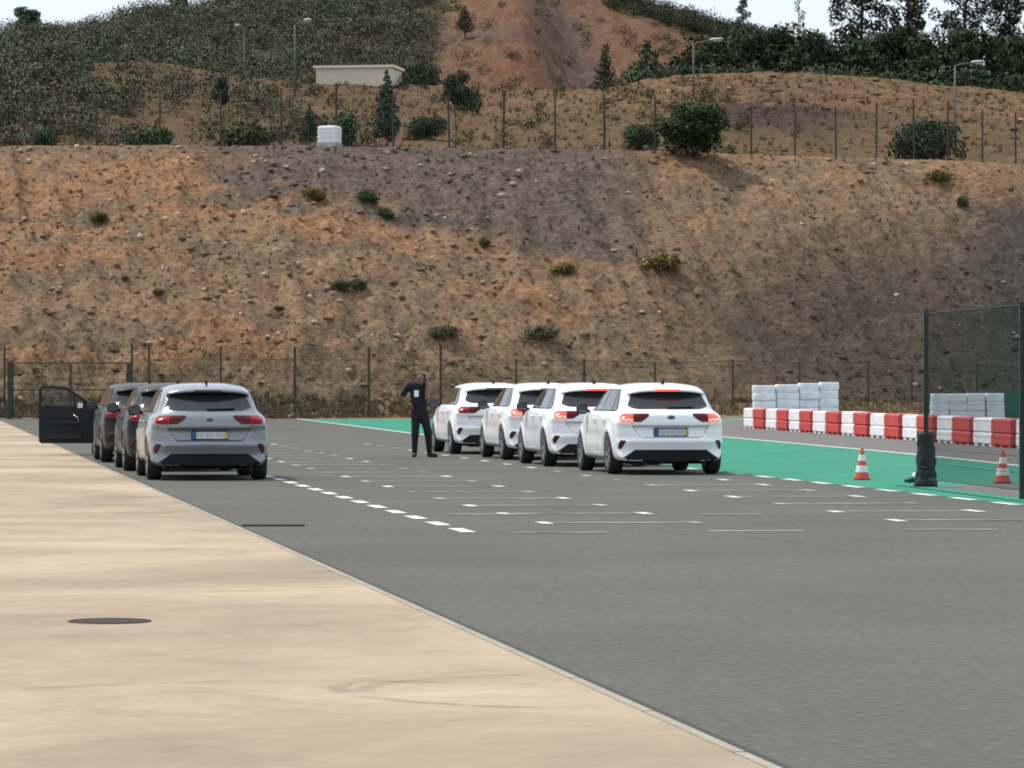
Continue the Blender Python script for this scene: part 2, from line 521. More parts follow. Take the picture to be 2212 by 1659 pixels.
# tyre marks and a paving seam
def rub_mat(name, col, a):
    m, n, l, b = mat_new(name)
    b.inputs['Base Color'].default_value = (*col, 1); b.inputs['Roughness'].default_value = .85; b.inputs['Specular IOR Level'].default_value = .1
    geo = n.new('ShaderNodeNewGeometry'); nz = n.new('ShaderNodeTexNoise'); nz.inputs['Scale'].default_value = 2.2; nz.inputs['Detail'].default_value = 6
    l.new(geo.outputs['Position'], nz.inputs['Vector'])
    mr = n.new('ShaderNodeMapRange'); mr.inputs['From Min'].default_value = .38; mr.inputs['From Max'].default_value = .68
    mr.inputs['To Min'].default_value = 0; mr.inputs['To Max'].default_value = a
    l.new(nz.outputs['Fac'], mr.inputs['Value']); l.new(mr.outputs['Result'], b.inputs['Alpha'])
    return m
M['rub_c'] = rub_mat('tyre_mark_on_concrete', (.15, .13, .11), .20)
M['rub_a'] = rub_mat('tyre_mark_on_asphalt', (.05, .05, .046), .28)
M['seam'] = rub_mat('paving_seam', (.05, .05, .046), .5)
def arc_pts(cx, cy, r, a0, a1, n=26):
    return [(cx + r * math.cos(math.radians(a0 + (a1 - a0) * k / n)), cy + r * math.sin(math.radians(a0 + (a1 - a0) * k / n))) for k in range(n + 1)]
for (cx, cy, r, a0, a1) in ((.35, 19.2, 1.05, 60, 300), (.42, 19.4, 1.25, 80, 290), (-.9, 17.6, 2.2, 20, 130), (-2.2, 23, 6.0, -60, 40), (-2.2, 23, 6.2, -60, 40), (-6, 34, 7, -70, 30), (-4.5, 30, 9, 200, 260)):
    q = [p for p in arc_pts(cx, cy, r, a0, a1) if p[0] < edge_x(p[1]) - .15]
    if len(q) > 3: strip('tyre_mark', q, random.uniform(.08, .15), .0075, M['rub_c'], apron)
strip('paving_seam', [G(1350, 1142), G(1420, 1147), G(1500, 1158), G(1600, 1160), G(1720, 1172)], .05, .003, M['seam'], car_park)

# drain grate in the asphalt, manhole cover in the concrete
gx, gz = G(590, 1136)
t = empty('drain_cover', (gx, gz, 0), HEAD * .3)
MB().box((0, 0, .009), (.64, .34, .01)).build('frame', M['iron'], t)
for i in range(9):
    MB().box((-.26 + i * .065, 0, .0125), (.03, .26, .005)).build('bar', M['iron'], t)
tag(t, 'thin dark rectangular drain cover in the asphalt beside the concrete edge', 'drain cover')
mx_, mz_ = G(237, 1345)
t = empty('manhole_cover', (mx_, mz_, .006))
MB().lathe([(0, .006), (.21, .006), (.222, .004), (.222, -.001)], 32).build('lid', M['iron'], t)
MB().lathe([(.226, -.001), (.226, .008), (.25, .008), (.256, -.001)], 32).build('ring', M['iron'], t)
tag(t, 'round dark iron manhole cover set in the beige concrete', 'manhole cover')

# ------------------------------------------------------------------ terrain
XS = np.array([-900, -300, 0, 200, 400, 520, 700, 860, 1000, 1050, 1100, 1200, 1300, 1400, 1500, 1640, 1800, 2000, 2212, 2500, 3100.])
def lut(xs, ys): return lambda x: np.interp(x, xs, ys)
fence_Z = lut([-900, 0, 640, 1110, 2212, 3100], [156, 160, 160.5, 163.5, 170.5, 176])
fence_H = lut([-900, 0, 640, 1110, 1500, 2212, 3100], [0, 0, 0, .05, .28, .42, .5])
crest_y = lut([-900, 0, 400, 700, 1000, 1300, 1500, 1700, 2000, 2212, 3100], [318, 314, 311, 313, 317, 321, 328, 335, 343, 350, 365])
crest_Z = lut([-900, 0, 1100, 2212, 3100], [182, 184, 187, 196, 203])
mid_y = lut([-900, 0, 150, 320, 520, 700, 860, 980, 1050, 1200, 1300, 1400, 1500, 1640, 1800, 2000, 2212, 3100],
            [170, 150, 128, 122, 163, 178, 178, 183, 192, 190, 186, 165, 155, 149, 156, 175, 195, 260])
mid_Z = lut([-900, 0, 700, 1100, 1640, 2212, 3100], [236, 236, 240, 244, 246, 246, 246])
top_y = lut([-900, -300, 0, 200, 290, 430, 520, 700, 900, 1100, 1340, 1480, 1560, 1700, 1900, 2212, 3100],
            [110, 85, 78, 70, 42, 24, -4, -62, -95, -65, -3, 38, 58, 95, 120, 150, 180])
def hh(y, Z): return CAM_H + (HY - y) / FPX * Z

xcols = np.arange(-900, 3101, 6.0)
Zf = fence_Z(xcols)
ctrl = []
ctrl.append((Zf - 5.0, np.full_like(xcols, -.06), 10))
ctrl.append((Zf - .2, fence_H(xcols) + .0, 6))
ctrl.append((Zf + 2.2, fence_H(xcols) + .45, 30))
Zc, Hc = crest_Z(xcols), hh(crest_y(xcols), crest_Z(xcols))
Zb, Hb = Zf + 2.2, fence_H(xcols) + .45
for t_ in (.33, .66):
    ctrl.append((Zb + (Zc - Zb) * t_, Hb + (Hc - Hb) * (t_ + .05 * math.sin(t_ * math.pi)), 32))
ctrl.append((Zc, Hc, 8))
ctrl.append((Zc + 4.0, Hc - .25, 16))
Zm, Hm = mid_Z(xcols), hh(mid_y(xcols), mid_Z(xcols))
ctrl.append((Zc + (Zm - Zc) * .5, Hc + (Hm - Hc) * .42, 26))
ctrl.append((Zm, Hm, 6))
ctrl.append((Zm + 10, Hm - 1.8, 8))
Zt, Ht = np.full_like(xcols, 345.0), hh(top_y(xcols), np.full_like(xcols, 345.0))
ctrl.append((Zm + 22, Hm - .8, 34))
ctrl.append(((Zm + 22) * .5 + Zt * .5, (Hm - .8) * .46 + Ht * .54, 34))
ctrl.append((Zt, Ht, 6))
ctrl.append((Zt + 40, Ht - 6, 4))
ctrl.append((Zt + 200, Ht - 30, 0))
rowsZ, rowsH, rowK = [], [], []
for i in range(len(ctrl) - 1):
    n = ctrl[i][2]
    for k in range(n):
        t_ = k / n
        rowsZ.append(ctrl[i][0] * (1 - t_) + ctrl[i + 1][0] * t_)
        rowsH.append(ctrl[i][1] * (1 - t_) + ctrl[i + 1][1] * t_)
        rowK.append(i + t_)
rowsZ.append(ctrl[-1][0]); rowsH.append(ctrl[-1][1]); rowK.append(len(ctrl) - 1)
TZ = np.array(rowsZ); TH = np.array(rowsH); TK = np.array(rowK)[:, None] * np.ones((1, len(xcols)))
# smooth along the slope so that the profile has no hard kinks
for _ in range(3):
    TH[1:-1] = .25 * TH[:-2] + .5 * TH[1:-1] + .25 * TH[2:]
TX = (xcols[None, :] - CX) / FPX * TZ
XI = np.ones((len(TZ), 1)) * xcols[None, :]
amp = np.interp(TK[:, 0], [0, 1.2, 2, 3, 4.5, 5, 6, 7, 8, 9, 11, 12, 14], [0, 0, .25, 1, 1, .15, .2, .8, .35, .6, 1.3, .6, 2])[:, None]
bump_n = (fbm(TX * .22, TZ * .22, 3) - .5) * 1.1 + (fbm(TX * .9 + 40, TZ * .9, 4, .6) - .5) * .9
rill = (1 - np.abs(fbm(TX * .55 + TZ * .12, TZ * .10, 3) * 2 - 1)) - .7
rough = np.clip(fbm(TX * 3.1, TZ * 3.1, 2) - .45, 0, 1) * .35
foot_r = sstep(1.6, 2.1, TK) * (1 - sstep(2.5, 3.1, TK)) * (1 - sstep(900, 1300, XI))
TH = TH + amp * (bump_n * .55 + rill * .65 + rough) + foot_r * (fbm(TX * 1.1 + 3, TZ * 1.3, 4, .65) - .45) * 1.3
# bank of the second hill: a spur that comes forward and a gully beside it
spur = np.exp(-((XI - 1120 - (TZ - 290) * 1.0) / 95.0) ** 2) * sstep(262, 285, TZ) * (1 - sstep(310, 345, TZ))
TH = TH + spur * 2.2
gully = np.exp(-((XI - 1250 + (TZ - 290) * 1.6) / 70.0) ** 2) * sstep(262, 280, TZ) * (1 - sstep(320, 345, TZ))
TH = TH - gully * 1.6
TY = HY - (TH - CAM_H) * FPX / TZ

def mixc(c, col, w):
    return c * (1 - w[..., None]) + np.array(col)[None, None, :] * w[..., None]
# the soil's own colours: orange earth, grey shale tips, brown dry grass
n1 = fbm(TX * .16, TZ * .3, 4); n2 = fbm(TX * .5 + 9, TZ * .9 + 4, 4); n3 = fbm(TX * 1.7, TZ * 2.5, 3)
C = np.zeros(TX.shape + (3,)) + np.array((.238, .168, .108))
C = mixc(C, (.282, .172, .100), sstep(.44, .60, n1) * (1 - .6 * sstep(1250, 1700, XI)))
C = mixc(C, (.185, .148, .102), sstep(.48, .64, n2) * .8)
emb = (TK < 5.2) & (TK > 1.0)
jit = (n2 - .5) * 160
# grey shale spilling from the crest, running down to the right
yl = 330 + (XI - 420) * .20 + jit
shale = sstep(300, 560, XI + jit) * (1 - sstep(1250, 1520, XI + jit * .6)) * (1 - sstep(yl + 25, yl + 110, TY)) * emb
C = mixc(C, (.120, .104, .090), shale * .85)
# dark grey-brown lower right part of the bank
yl2 = 560 - (XI - 1350) * .16 + jit
dk = sstep(1150, 1850, XI + jit) * sstep(yl2 - 90, yl2 + 170, TY) * emb
C = mixc(C, (.072, .063, .052), dk * .88)
dk2 = sstep(2050, 2200, XI + jit * .4) * sstep(400, 470, TY) * emb
C = mixc(C, (.068, .066, .062), dk2 * .8)
# olive dry grass at the foot of the bank
foot = sstep(735, 800, TY + jit * .5) * (TY < 900) * (TK < 5.2)
C = mixc(C, (.165, .135, .088), foot * .75 * (1 - sstep(1300, 1700, XI)))
# pale straw on the verge
vg = ((TK < 1.6) * sstep(950, 1500, XI))
C = mixc(C, (.26, .20, .125), vg * .8)
# terrace and berm: orange brown, grey rock patch, pale rim
terr = (TK >= 5.2) & (TK < 8.2)
C = mixc(C, (.130, .096, .057), terr * sstep(850, 1000, XI) * .88)
rk = np.exp(-((XI - 1690) / 150) ** 2 - ((TY - 235) / 50) ** 2) * terr
C = mixc(C, (.072, .054, .046), np.clip(rk * 1.5 * (.4 + n2), 0, 1))
rim = (TK > 7.2) & (TK < 8.25)
C = mixc(C, (.20, .125, .075), rim * sstep(.35, .6, n3) * .7)
lf = terr * (1 - sstep(850, 1050, XI))
C = mixc(C, (.108, .080, .050), lf * .8)
# far hill: dark scrubby soil on the left, red-orange cuttings in the middle
hill = TK >= 8.25
sh = hill * (1 - sstep(930, 1010, XI + jit * .5 + (TY - 60) * .15))
C = mixc(C, (.078, .080, .052), sh * .92)
red = hill * sstep(940, 1010, XI + jit * .5 + (TY - 60) * .15) * (1 - sstep(1540, 1620, XI))
C = mixc(C, (.155, .088, .058), red * .85)
gr = gully * hill + hill * np.exp(-((XI - 1060) / 90) ** 2 - ((TY - 75) / 22) ** 2) * .8
C = mixc(C, (.115, .090, .080), np.clip(gr, 0, 1) * .85)
ridge_s = hill * sstep(1340, 1500, XI) * (1 - sstep(20, 60, TY - top_y(XI)))
C = mixc(C, (.06, .062, .038), ridge_s * .8)
n4 = fbm(TX * 3.3 + 5, TZ * 4.0, 2)
C = C * (.60 + .5 * n3 + .36 * n4)[..., None]
C = C * np.where(TK < 5.2, .78, .76)[..., None]
C[..., 0] *= 1.05; C[..., 1] *= .965; C[..., 2] *= .92
nr, nc = TX.shape
vid = np.arange(nr * nc).reshape(nr, nc)
Fq = np.stack([vid[:-1, :-1], vid[:-1, 1:], vid[1:, 1:], vid[1:, :-1]], -1).reshape(-1, 4)
hillside = np_mesh('hillside', np.stack([TX, TZ, TH], -1).reshape(-1, 3), Fq, M['terrain'], smooth=True, col=C.reshape(-1, 3))
hillside['kind'] = 'structure'

def col_i(x): return int(np.clip(round((x - xcols[0]) / 6.0), 0, nc - 1))
def h_at(x, Z):
    """terrain height under frame column x at depth Z"""
    j = col_i(x)
    return float(np.interp(Z, TZ[:, j], TH[:, j]))
def at_depth(x, Z, dz=0.0):
    return Vector(((x - CX) / FPX * Z, Z, h_at(x, Z) + dz))
def on_hill(x, y, kmin=1.0, kmax=99):
    """first terrain point seen at frame position (x, y) beyond row kmin"""
    j = col_i(x)
    sel = np.where((TK[:, j] >= kmin) & (TK[:, j] <= kmax))[0]
    for i in sel:
        if TY[i, j] <= y:
            return Vector(((x - CX) / FPX * TZ[i, j], TZ[i, j], TH[i, j]))
    i = sel[-1]
    return Vector(((x - CX) / FPX * TZ[i, j], TZ[i, j], TH[i, j]))

# ---- loose stones and dry tufts on the banks (uncountable)
def scatter(n, ylo, yhi, xlo=-100, xhi=2320, kmin=1.1, kmax=5.0, dens=None):
    out = []
    i0 = np.where((TK[:, 0] >= kmin) & (TK[:, 0] <= kmax))[0]
    while len(out) < n:
        i = random.choice(i0); j = random.randint(col_i(xlo), col_i(xhi))
        if dens is not None and random.random() > dens(XI[i, j], TY[i, j]): continue
        if not (ylo <= TY[i, j] <= yhi): continue
        out.append((TX[i, j] + random.uniform(-.1, .1), TZ[i, j] + random.uniform(-.12, .12), TH[i, j], C[i, j]))
    return out
ico_v = np.array([(0, 0, 1), (.9, 0, .2), (.28, .85, .25), (-.72, .53, .15), (-.72, -.53, .3), (.28, -.85, .1), (0, 0, -.6)])
ico_f = np.array([(0, 1, 2), (0, 2, 3), (0, 3, 4), (0, 4, 5), (0, 5, 1), (6, 2, 1), (6, 3, 2), (6, 4, 3), (6, 5, 4), (6, 1, 5)])
def rocks(name, pts, smin, smax, pale, tilt=.52):
    V, F, CC = [], [], []
    for k, (x, y, z, c) in enumerate(pts):
        s = smin + (smax - smin) * random.random() ** 5
        a = random.uniform(0, 6.28); co, si = math.cos(a), math.sin(a)
        vv = ico_v * (1 + .6 * (rng.random((7, 3)) - .5)) * s * np.array((1.4, .9, .55))
        vv = np.stack([vv[:, 0] * co - vv[:, 1] * si, vv[:, 0] * si + vv[:, 1] * co, vv[:, 2]], -1)
        tl = tilt + random.uniform(-.3, .3); ct, st_ = math.cos(tl), math.sin(tl)
        vv = np.stack([vv[:, 0], vv[:, 1] * ct - vv[:, 2] * st_, vv[:, 1] * st_ + vv[:, 2] * ct], -1) + np.array((x, y, z + s * .10))
        V.append(vv); F.append(ico_f + 7 * k)
        r = random.random()
        base = np.array(c) * random.uniform(.75, 1.3) if r > (pale if x < -7 else pale * .45) else np.array((.36, .28, .20)) * random.uniform(.7, 1.25)
        CC.append(np.repeat(base[None], 7, 0))
    o = np_mesh(name, np.concatenate(V), np.concatenate(F), M['rock'], col=np.concatenate(CC))
    return o
o = rocks('loose_stones', scatter(6500, 316, 905, dens=lambda x, y: 1.0 if x < 1100 else .3), .03, .20, .20)
tag(o, 'loose pale stones strewn over the orange earth bank', 'stones', kind='stuff')
o = rocks('berm_stones', scatter(500, 165, 330, 1290, 2300, 5.4, 8.0), .05, .30, .15, .2)
tag(o, 'broken rocks lying on the berm under the dark trees', 'rocks', kind='stuff')

def tufts(name, pts, smin, smax, cols, soil=True):
    V, F, CC = [], [], []
    nb = 9; k0 = 0
    for (x, y, z, c) in pts:
        s = smin + (smax - smin) * random.random() ** 2
        cl = np.array(random.choice(cols)) * random.uniform(.75, 1.2)
        if soil: cl = cl * .35 + np.array(c) * .65 * random.uniform(.75, 1.3)
        a = rng.random(nb) * 6.28; r = rng.random(nb) * s * .5
        hgt = s * (.5 + .7 * rng.random(nb)); lean = s * .5
        bx = x + np.cos(a) * r; by = y + np.sin(a) * r
        w = s * .12
        p0 = np.stack([bx - w * np.sin(a), by + w * np.cos(a), np.full(nb, z - .03)], -1)
        p1 = np.stack([bx + w * np.sin(a), by - w * np.cos(a), np.full(nb, z - .03)], -1)
        p2 = np.stack([bx + np.cos(a) * lean * rng.random(nb), by + np.sin(a) * lean * rng.random(nb), z + hgt], -1)
        V.append(np.stack([p0, p1, p2], 1).reshape(-1, 3))
        F.append(np.arange(nb * 3).reshape(-1, 3) + k0); k0 += nb * 3
        CC.append(np.repeat(cl[None], nb * 3, 0) * (.8 + .4 * np.repeat(rng.random(nb), 3))[:, None])
    return np_mesh(name, np.concatenate(V), np.concatenate(F), M['tuft'], col=np.concatenate(CC))
straw = [(.23, .155, .085), (.19, .13, .08), (.26, .18, .10), (.145, .11, .07), (.12, .10, .06)]
o = tufts('dry_grass_tufts', scatter(6000, 318, 905), .05, .22, straw)
tag(o, 'thin dry grass tufts growing all over the earth bank', 'dry grass', kind='stuff')
o = tufts('verge_grass', scatter(2600, 862, 912, 900, 2400, .5, 1.9), .10, .32, [(.27, .21, .125), (.22, .175, .11), (.17, .145, .09)])
tag(o, 'straw coloured grass strip along the foot of the perimeter fence', 'dry grass', kind='stuff')
o = tufts('foot_grass', scatter(1500, 860, 905, -100, 900, 1.0, 2.3), .12, .40, [(.16, .135, .07), (.12, .11, .055), (.20, .155, .085)])
tag(o, 'olive grass growing behind the gate and fence on the left', 'grass', kind='stuff')
o = tufts('terrace_grass', scatter(4000, 150, 340, -100, 2320, 5.2, 8.0), .08, .32, [(.13, .09, .052), (.10, .08, .045), (.15, .11, .06)])
tag(o, 'brown dry grass on the terrace behind the upper fence', 'dry grass', kind='stuff')

# ------------------------------------------------------------------ vegetation
def leaf_cloud(clumps, per, size, seed, flat=.85, shell=.55, light=(.05, .075, .03), var=.45):
    """clumps: (x,y,z,r); returns verts, quads, colours of many leaf-sized faces"""
    r_ = np.random.default_rng(seed)
    V, F, CC, NN = [], [], [], []; k0 = 0
    for (cx, cy, cz, r) in clumps:
        n = max(6, int(per * 3.6 * r * r))
        d = r_.normal(size=(n, 3)); d /= np.linalg.norm(d, axis=1)[:, None]
        rad = r * (shell + (1 - shell) * r_.random(n) ** .6) * (.85 + .3 * r_.random(n))
        p = d * rad[:, None] * np.array((1, 1, flat)) + np.array((cx, cy, cz))
        a = r_.normal(size=(n, 3)); a /= np.linalg.norm(a, axis=1)[:, None]
        b = np.cross(a, r_.normal(size=(n, 3))); b /= np.linalg.norm(b, axis=1)[:, None]
        s = size * .72 * (.5 + r_.random(n))[:, None]
        q = np.stack([p - a * s - b * s * .35, p + a * s * .2 - b * s * .55, p + a * s + b * s * .35, p - a * s * .2 + b * s * .55], 1)
        fnr = np.cross(q[:, 1] - q[:, 0], q[:, 2] - q[:, 0])
        bk = (fnr * d).sum(1) < 0
        q[bk] = q[bk][:, ::-1]
        fnr[bk] *= -1; fnr /= np.linalg.norm(fnr, axis=1)[:, None] + 1e-9
        nn = d * .8 + fnr * .2 + np.array((0, 0, .12)); nn /= np.linalg.norm(nn, axis=1)[:, None]
        NN.append(np.repeat(nn, 4, 0))
        V.append(q.reshape(-1, 3)); F.append(np.arange(n * 4).reshape(-1, 4) + k0); k0 += n * 4
        cl = np.array(light)[None] * (1 + var * (r_.random((n, 1)) * 2 - 1)) * (1 + .25 * (r_.random((1, 1)) * 2 - 1))
        cl = cl * (1 + .12 * (r_.random((n, 3)) * 2 - 1))
        CC.append(np.repeat(cl * np.array((1.12, 1.13, 1.05)), 4, 0))
    return np.concatenate(V), np.concatenate(F), (np.concatenate(CC), np.concatenate(NN))

def crown_clumps(kind, H, R, seed):
    r_ = random.Random(seed); cl = []
    if kind == 'round':
        for k in range(16):
            a = r_.uniform(0, 6.28); e = r_.uniform(-.5, 1)
            rr = R * .62 * math.sqrt(max(0, 1 - e * e * .8))
            cl.append((rr * math.cos(a), rr * math.sin(a), H - R * .9 + e * R * .75, R * r_.uniform(.30, .48)))
        cl.append((0, 0, H - R * .8, R * .6))
    elif kind == 'dense':
        for k in range(34):
            a = r_.uniform(0, 6.28); e = r_.uniform(-1, 1); q = r_.random() ** .4
            rr = R * .72 * q * math.sqrt(1 - e * e * .85)
            cl.append((rr * math.cos(a), rr * math.sin(a), H * (.50 + .36 * e), R * r_.uniform(.22, .38)))
        cl.append((0, 0, H * .55, R * .6))
    elif kind == 'bush':
        for k in range(22):
            a = r_.uniform(0, 6.28); q = r_.random() ** .5
            cl.append((R * .7 * q * math.cos(a), R * .7 * q * math.sin(a), H * r_.uniform(.2, .78) * (1 - .35 * q) + .05, R * r_.uniform(.28, .44)))
    elif kind == 'cone':
        n = 26
        for k in range(n):
            t = (k + .5) / n
            a = k * 2.4 + r_.uniform(-.4, .4); rr = R * (1 - t) ** .8 * r_.uniform(.35, .8)
            cl.append((rr * math.cos(a), rr * math.sin(a), H * (.22 + .76 * t), R * (.30 * (1 - t) + .12)))
    elif kind == 'tall':
        for k in range(46):
            t = r_.random()
            a = r_.uniform(0, 6.28); rr = R * math.sin(math.pi * (.2 + .72 * t)) * r_.uniform(.15, 1)
            cl.append((rr * math.cos(a), rr * math.sin(a), H * (.18 + .80 * t), R * r_.uniform(.16, .36)))
    elif kind == 'sparse':
        for k in range(24):
            t = (k + .5) / 24
            a = r_.uniform(0, 6.28); rr = R * (1.05 - t) * r_.uniform(.4, 1)
            cl.append((rr * math.cos(a), rr * math.sin(a), H * (.30 + .68 * t), R * .16))
    elif kind == 'topped':                    # bare stem with a broad head
        for k in range(18):
            a = r_.uniform(0, 6.28); q = r_.random() ** .5; e = r_.uniform(-1, 1)
            cl.append((R * .75 * q * math.cos(a), R * .75 * q * math.sin(a), H * (.72 + .2 * e * (1 - .4 * q)), R * r_.uniform(.28, .42)))
    return cl

VEG = {}
def veg_proto(key, kind, H, R, seed, per, size, light, trunk=.12, **kw):
    cl = crown_clumps(kind, H, R, seed)
    v, f, c = leaf_cloud(cl, per, size, seed, light=light, **kw)
    VEG[key] = (v, f, c, cl, H, R, trunk, kind)

def place_veg(key, loc, label, name='tree', cat='tree', group=None, sc=1.0, rz=0.0, sz=None):
    v, f, c, cl, H, R, tr, kind = VEG[key]
    t = empty(name, loc, rz)
    t.scale = (sc, sc, sz or sc)
    mk = ('mesh', key)
    if mk not in VEG:
        o = np_mesh('crown', v, f, M['leaf'], t, col=c)
        mb = MB()
        r_ = random.Random(sum(map(ord, key)))
        topz = H * (.9 if kind in ('cone', 'tall', 'sparse') else .7)
        pts = [(0, 0, -.4)]
        for q in range(1, 6):
            pts.append((r_.uniform(-.06, .06) * R, r_.uniform(-.06, .06) * R, topz * q / 5))
        mb.tube(pts, [tr * (1.15 - .19 * q) for q in range(6)], 7)
        for (cx, cy, cz, rr) in cl[::2]:
            z0 = max(.1, cz - rr * 1.2 - .3 * math.hypot(cx, cy)); z0 = min(z0, topz * .95)
            mb.tube([(0, 0, z0), (cx * .5, cy * .5, (z0 + cz) / 2 + .05), (cx * .9, cy * .9, cz)], [tr * .4, tr * .28, tr * .1], 5)
        b = mb.build('trunk', M['bark'], t, smooth=True)
        VEG[mk] = (o.data, b.data)
    else:
        a, b = VEG[mk]
        mkobj('crown', a, t); mkobj('trunk', b, t)
    return tag(t, label, cat, group)

dk_green = (.030, .044, .022); md_green = (.046, .066, .030); olive = (.072, .072, .040); blue_g = (.038, .066, .046)
veg_proto('pineA', 'dense', 5.0, 2.7, 11, 62, .17, dk_green)
veg_proto('pineB', 'dense', 5.0, 2.7, 12, 62, .17, (.034, .050, .024))
veg_proto('oak', 'dense', 3.2, 1.55, 13, 230, .10, (.034, .056, .024), trunk=.1)
veg_proto('oakbush', 'bush', 2.2, 2.0, 14, 190, .10, (.038, .056, .032), trunk=.07)
veg_proto('conifer', 'cone', 4.2, 1.05, 15, 330, .10, blue_g, trunk=.07)
veg_proto('conifer2', 'cone', 5.0, 1.5, 16, 150, .12, (.032, .052, .034), trunk=.09)
veg_proto('topped', 'topped', 4.4, 1.1, 17, 260, .10, (.034, .056, .038), trunk=.06)
veg_proto('euca', 'tall', 13.0, 3.4, 18, 55, .20, (.032, .044, .026), trunk=.22)
veg_proto('euca2', 'tall', 12.0, 3.0, 19, 60, .20, (.036, .046, .030), trunk=.22)
veg_proto('euca3', 'tall', 13.5, 3.6, 29, 48, .20, (.030, .042, .024), trunk=.22)
veg_proto('sparse', 'sparse', 8.0, 2.2, 20, 230, .12, (.06, .08, .05), trunk=.10)
veg_proto('bare', 'sparse', 7.5, 1.7, 21, 110, .10, (.22, .15, .11), trunk=.09)
veg_proto('shrub', 'bush', .9, .8, 22, 260, .07, (.07, .078, .038), trunk=.03)
veg_proto('shrub_grey', 'bush', .8, .8, 23, 260, .07, (.105, .105, .066), trunk=.03)
veg_proto('shrub_green', 'bush', 1.2, 1.0, 24, 220, .08, (.045, .075, .035), trunk=.04)
veg_proto('shrub_yellow', 'bush', .7, .8, 25, 260, .07, (.15, .125, .045), trunk=.03)

# row of dark round trees behind the berm
row = [(1528, 88, 'leftmost, beside the bare slope'), (1612, 74, 'under the pointed open conifer'), (1694, 62, 'the tallest of the left half'),
       (1768, 80, 'below the thin reddish bare tree'), (1846, 92, 'below the left of the tall dark trees'), (1930, 66, 'with a broad top, mid row'),
       (2015, 84, 'below the widest gap of white sky'), (2104, 70, 'above the right lamp post'), (2196, 78, 'at the right picture edge')]
grp = 'dark round trees behind the berm'
for i, (x, yt, wh) in enumerate(row):
    Z = 268 + (i % 3) * 5
    base = at_depth(x, Z)
    top = hh(yt - 14, Z)
    s = (top - base.z) / 5.0
    place_veg('pineA' if i % 2 else 'pineB', base, 'dark round tree behind the berm, ' + wh, group=grp, sc=max(s, .95), rz=i * 1.3, sz=s)
for i, x in enumerate((1566, 1650, 1735, 1806, 1888, 1975, 2060, 2150)):
    Z = 258 + (i % 2) * 2
    base = at_depth(x, Z)
    s = (hh(128 + 8 * (i % 3), Z) - base.z) / 2.2
    wh = ['first', 'second', 'third', 'fourth', 'fifth', 'sixth', 'seventh', 'eighth'][i]
    place_veg('oakbush', base, 'low dark bush at the foot of the tree row, %s from the left' % wh, 'bush', 'bush', 'bushes at the foot of the tree row', max(s, 1.0), i * .9, s)
# taller trees behind the row
for (key, x, yt, Z, lab) in (('sparse', 1606, -14, 292, 'open pointed conifer standing above the left end of the tree row'),
                             ('bare', 1726, -6, 292, 'thin pinkish half-bare tree against the white sky'),
                             ('euca', 1862, -120, 296, 'tall dark ragged tree, left of the group at the top right'),
                             ('euca2', 1960, -90, 300, 'tall dark ragged tree with a wide crown, in the middle of the top right group'),
                             ('euca3', 2085, -105, 297, 'tall dark ragged tree beside the sky gap at the top right'),
                             ('euca2', 2178, -60, 303, 'tall thin-crowned tree in the top right corner'),
                             ('euca', 2262, -80, 300, 'tall dark tree cut by the right picture edge')):
    base = at_depth(x, Z); s = (hh(yt, Z) - base.z) / VEG[key][4]
    place_veg(key, base, lab, group='tall trees behind the row', sc=s * (.9 if key.startswith('euca') else 1), rz=x * .37, sz=s)
# single trees and bushes
def veg_at(key, x, yb, yt, lab, name='tree', cat='tree', kmin=5.0, Z=None, wid=1.0, rz=None, kmax=99):
    p = at_depth(x, Z) if Z else on_hill(x, yb, kmin, kmax)
    s = (hh(yt, p.y) - p.z) / VEG[key][4]
    return place_veg(key, p, lab, name, cat, sc=s * wid, rz=rz if rz is not None else x * .7, sz=s)
veg_at('oak', 1503, 345, 198, 'round dark green oak on the crest of the bank', 'oak_tree', 'tree', kmin=3.5, kmax=5.0, wid=1.22)
veg_at('oakbush', 2012, 341, 246, 'wide dark evergreen bush behind the upper fence on the right', 'bush', 'bush', wid=1.02, Z=200)
veg_at('conifer', 836, 305, 148, 'slim dark conifer standing in front of the cream building', 'conifer', 'tree', Z=191, wid=.85)
veg_at('topped', 984, 300, 134, 'young pine on a bare stem right of the cream building', 'pine_tree', 'tree', Z=196, wid=.72)
veg_at('topped', 476, 300, 150, 'young pine on a bare stem near the left end of the upper fence', 'pine_tree', 'tree', Z=197, wid=.62, rz=2.)
veg_at('shrub_green', 318, 312, 262, 'bright green bush at the upper fence, left part', 'bush', 'bush', Z=188, wid=1.1)
veg_at('shrub_green', 100, 310, 268, 'small light green bush near the left picture edge above the bank', 'bush', 'bush', Z=187, wid=.72)
veg_at('shrub', 534, 305, 252, 'olive bush between two upper fence posts left of the white tank', 'bush', 'bush', Z=190, wid=1.1)
veg_at('conifer2', 668, 300, 222, 'dark blue-green bush just behind the white tank', 'bush', 'bush', Z=192, wid=.8)
veg_at('shrub_green', 722, 288, 232, 'dark bush right above the white tank', 'bush', 'bush', Z=196, wid=.8)
veg_at('oakbush', 925, 285, 244, 'low dark bush under the young pine on the terrace', 'bush', 'bush', Z=201, wid=1.1)
veg_at('oakbush', 908, 185, 125, 'dark bush right behind the cream building', 'bush', 'bush', Z=246, wid=.85)
veg_at('shrub_green', 1014, 235, 180, 'small olive bush right of the young pine', 'bush', 'bush', Z=222, wid=.7)
veg_at('conifer2', 1004, 88, 12, 'dark green bushy tree at the top of the red cutting', 'tree', 'tree', kmin=9.5, wid=1.25)
veg_at('conifer2', 1308, 185, 92, 'narrow dark conifer at the foot of the far red slope', 'conifer', 'tree', Z=266, wid=.8)
veg_at('conifer', 1398, 175, 84, 'pointed green conifer left of the lamp above the round oak', 'conifer', 'tree', Z=262, wid=1.3)
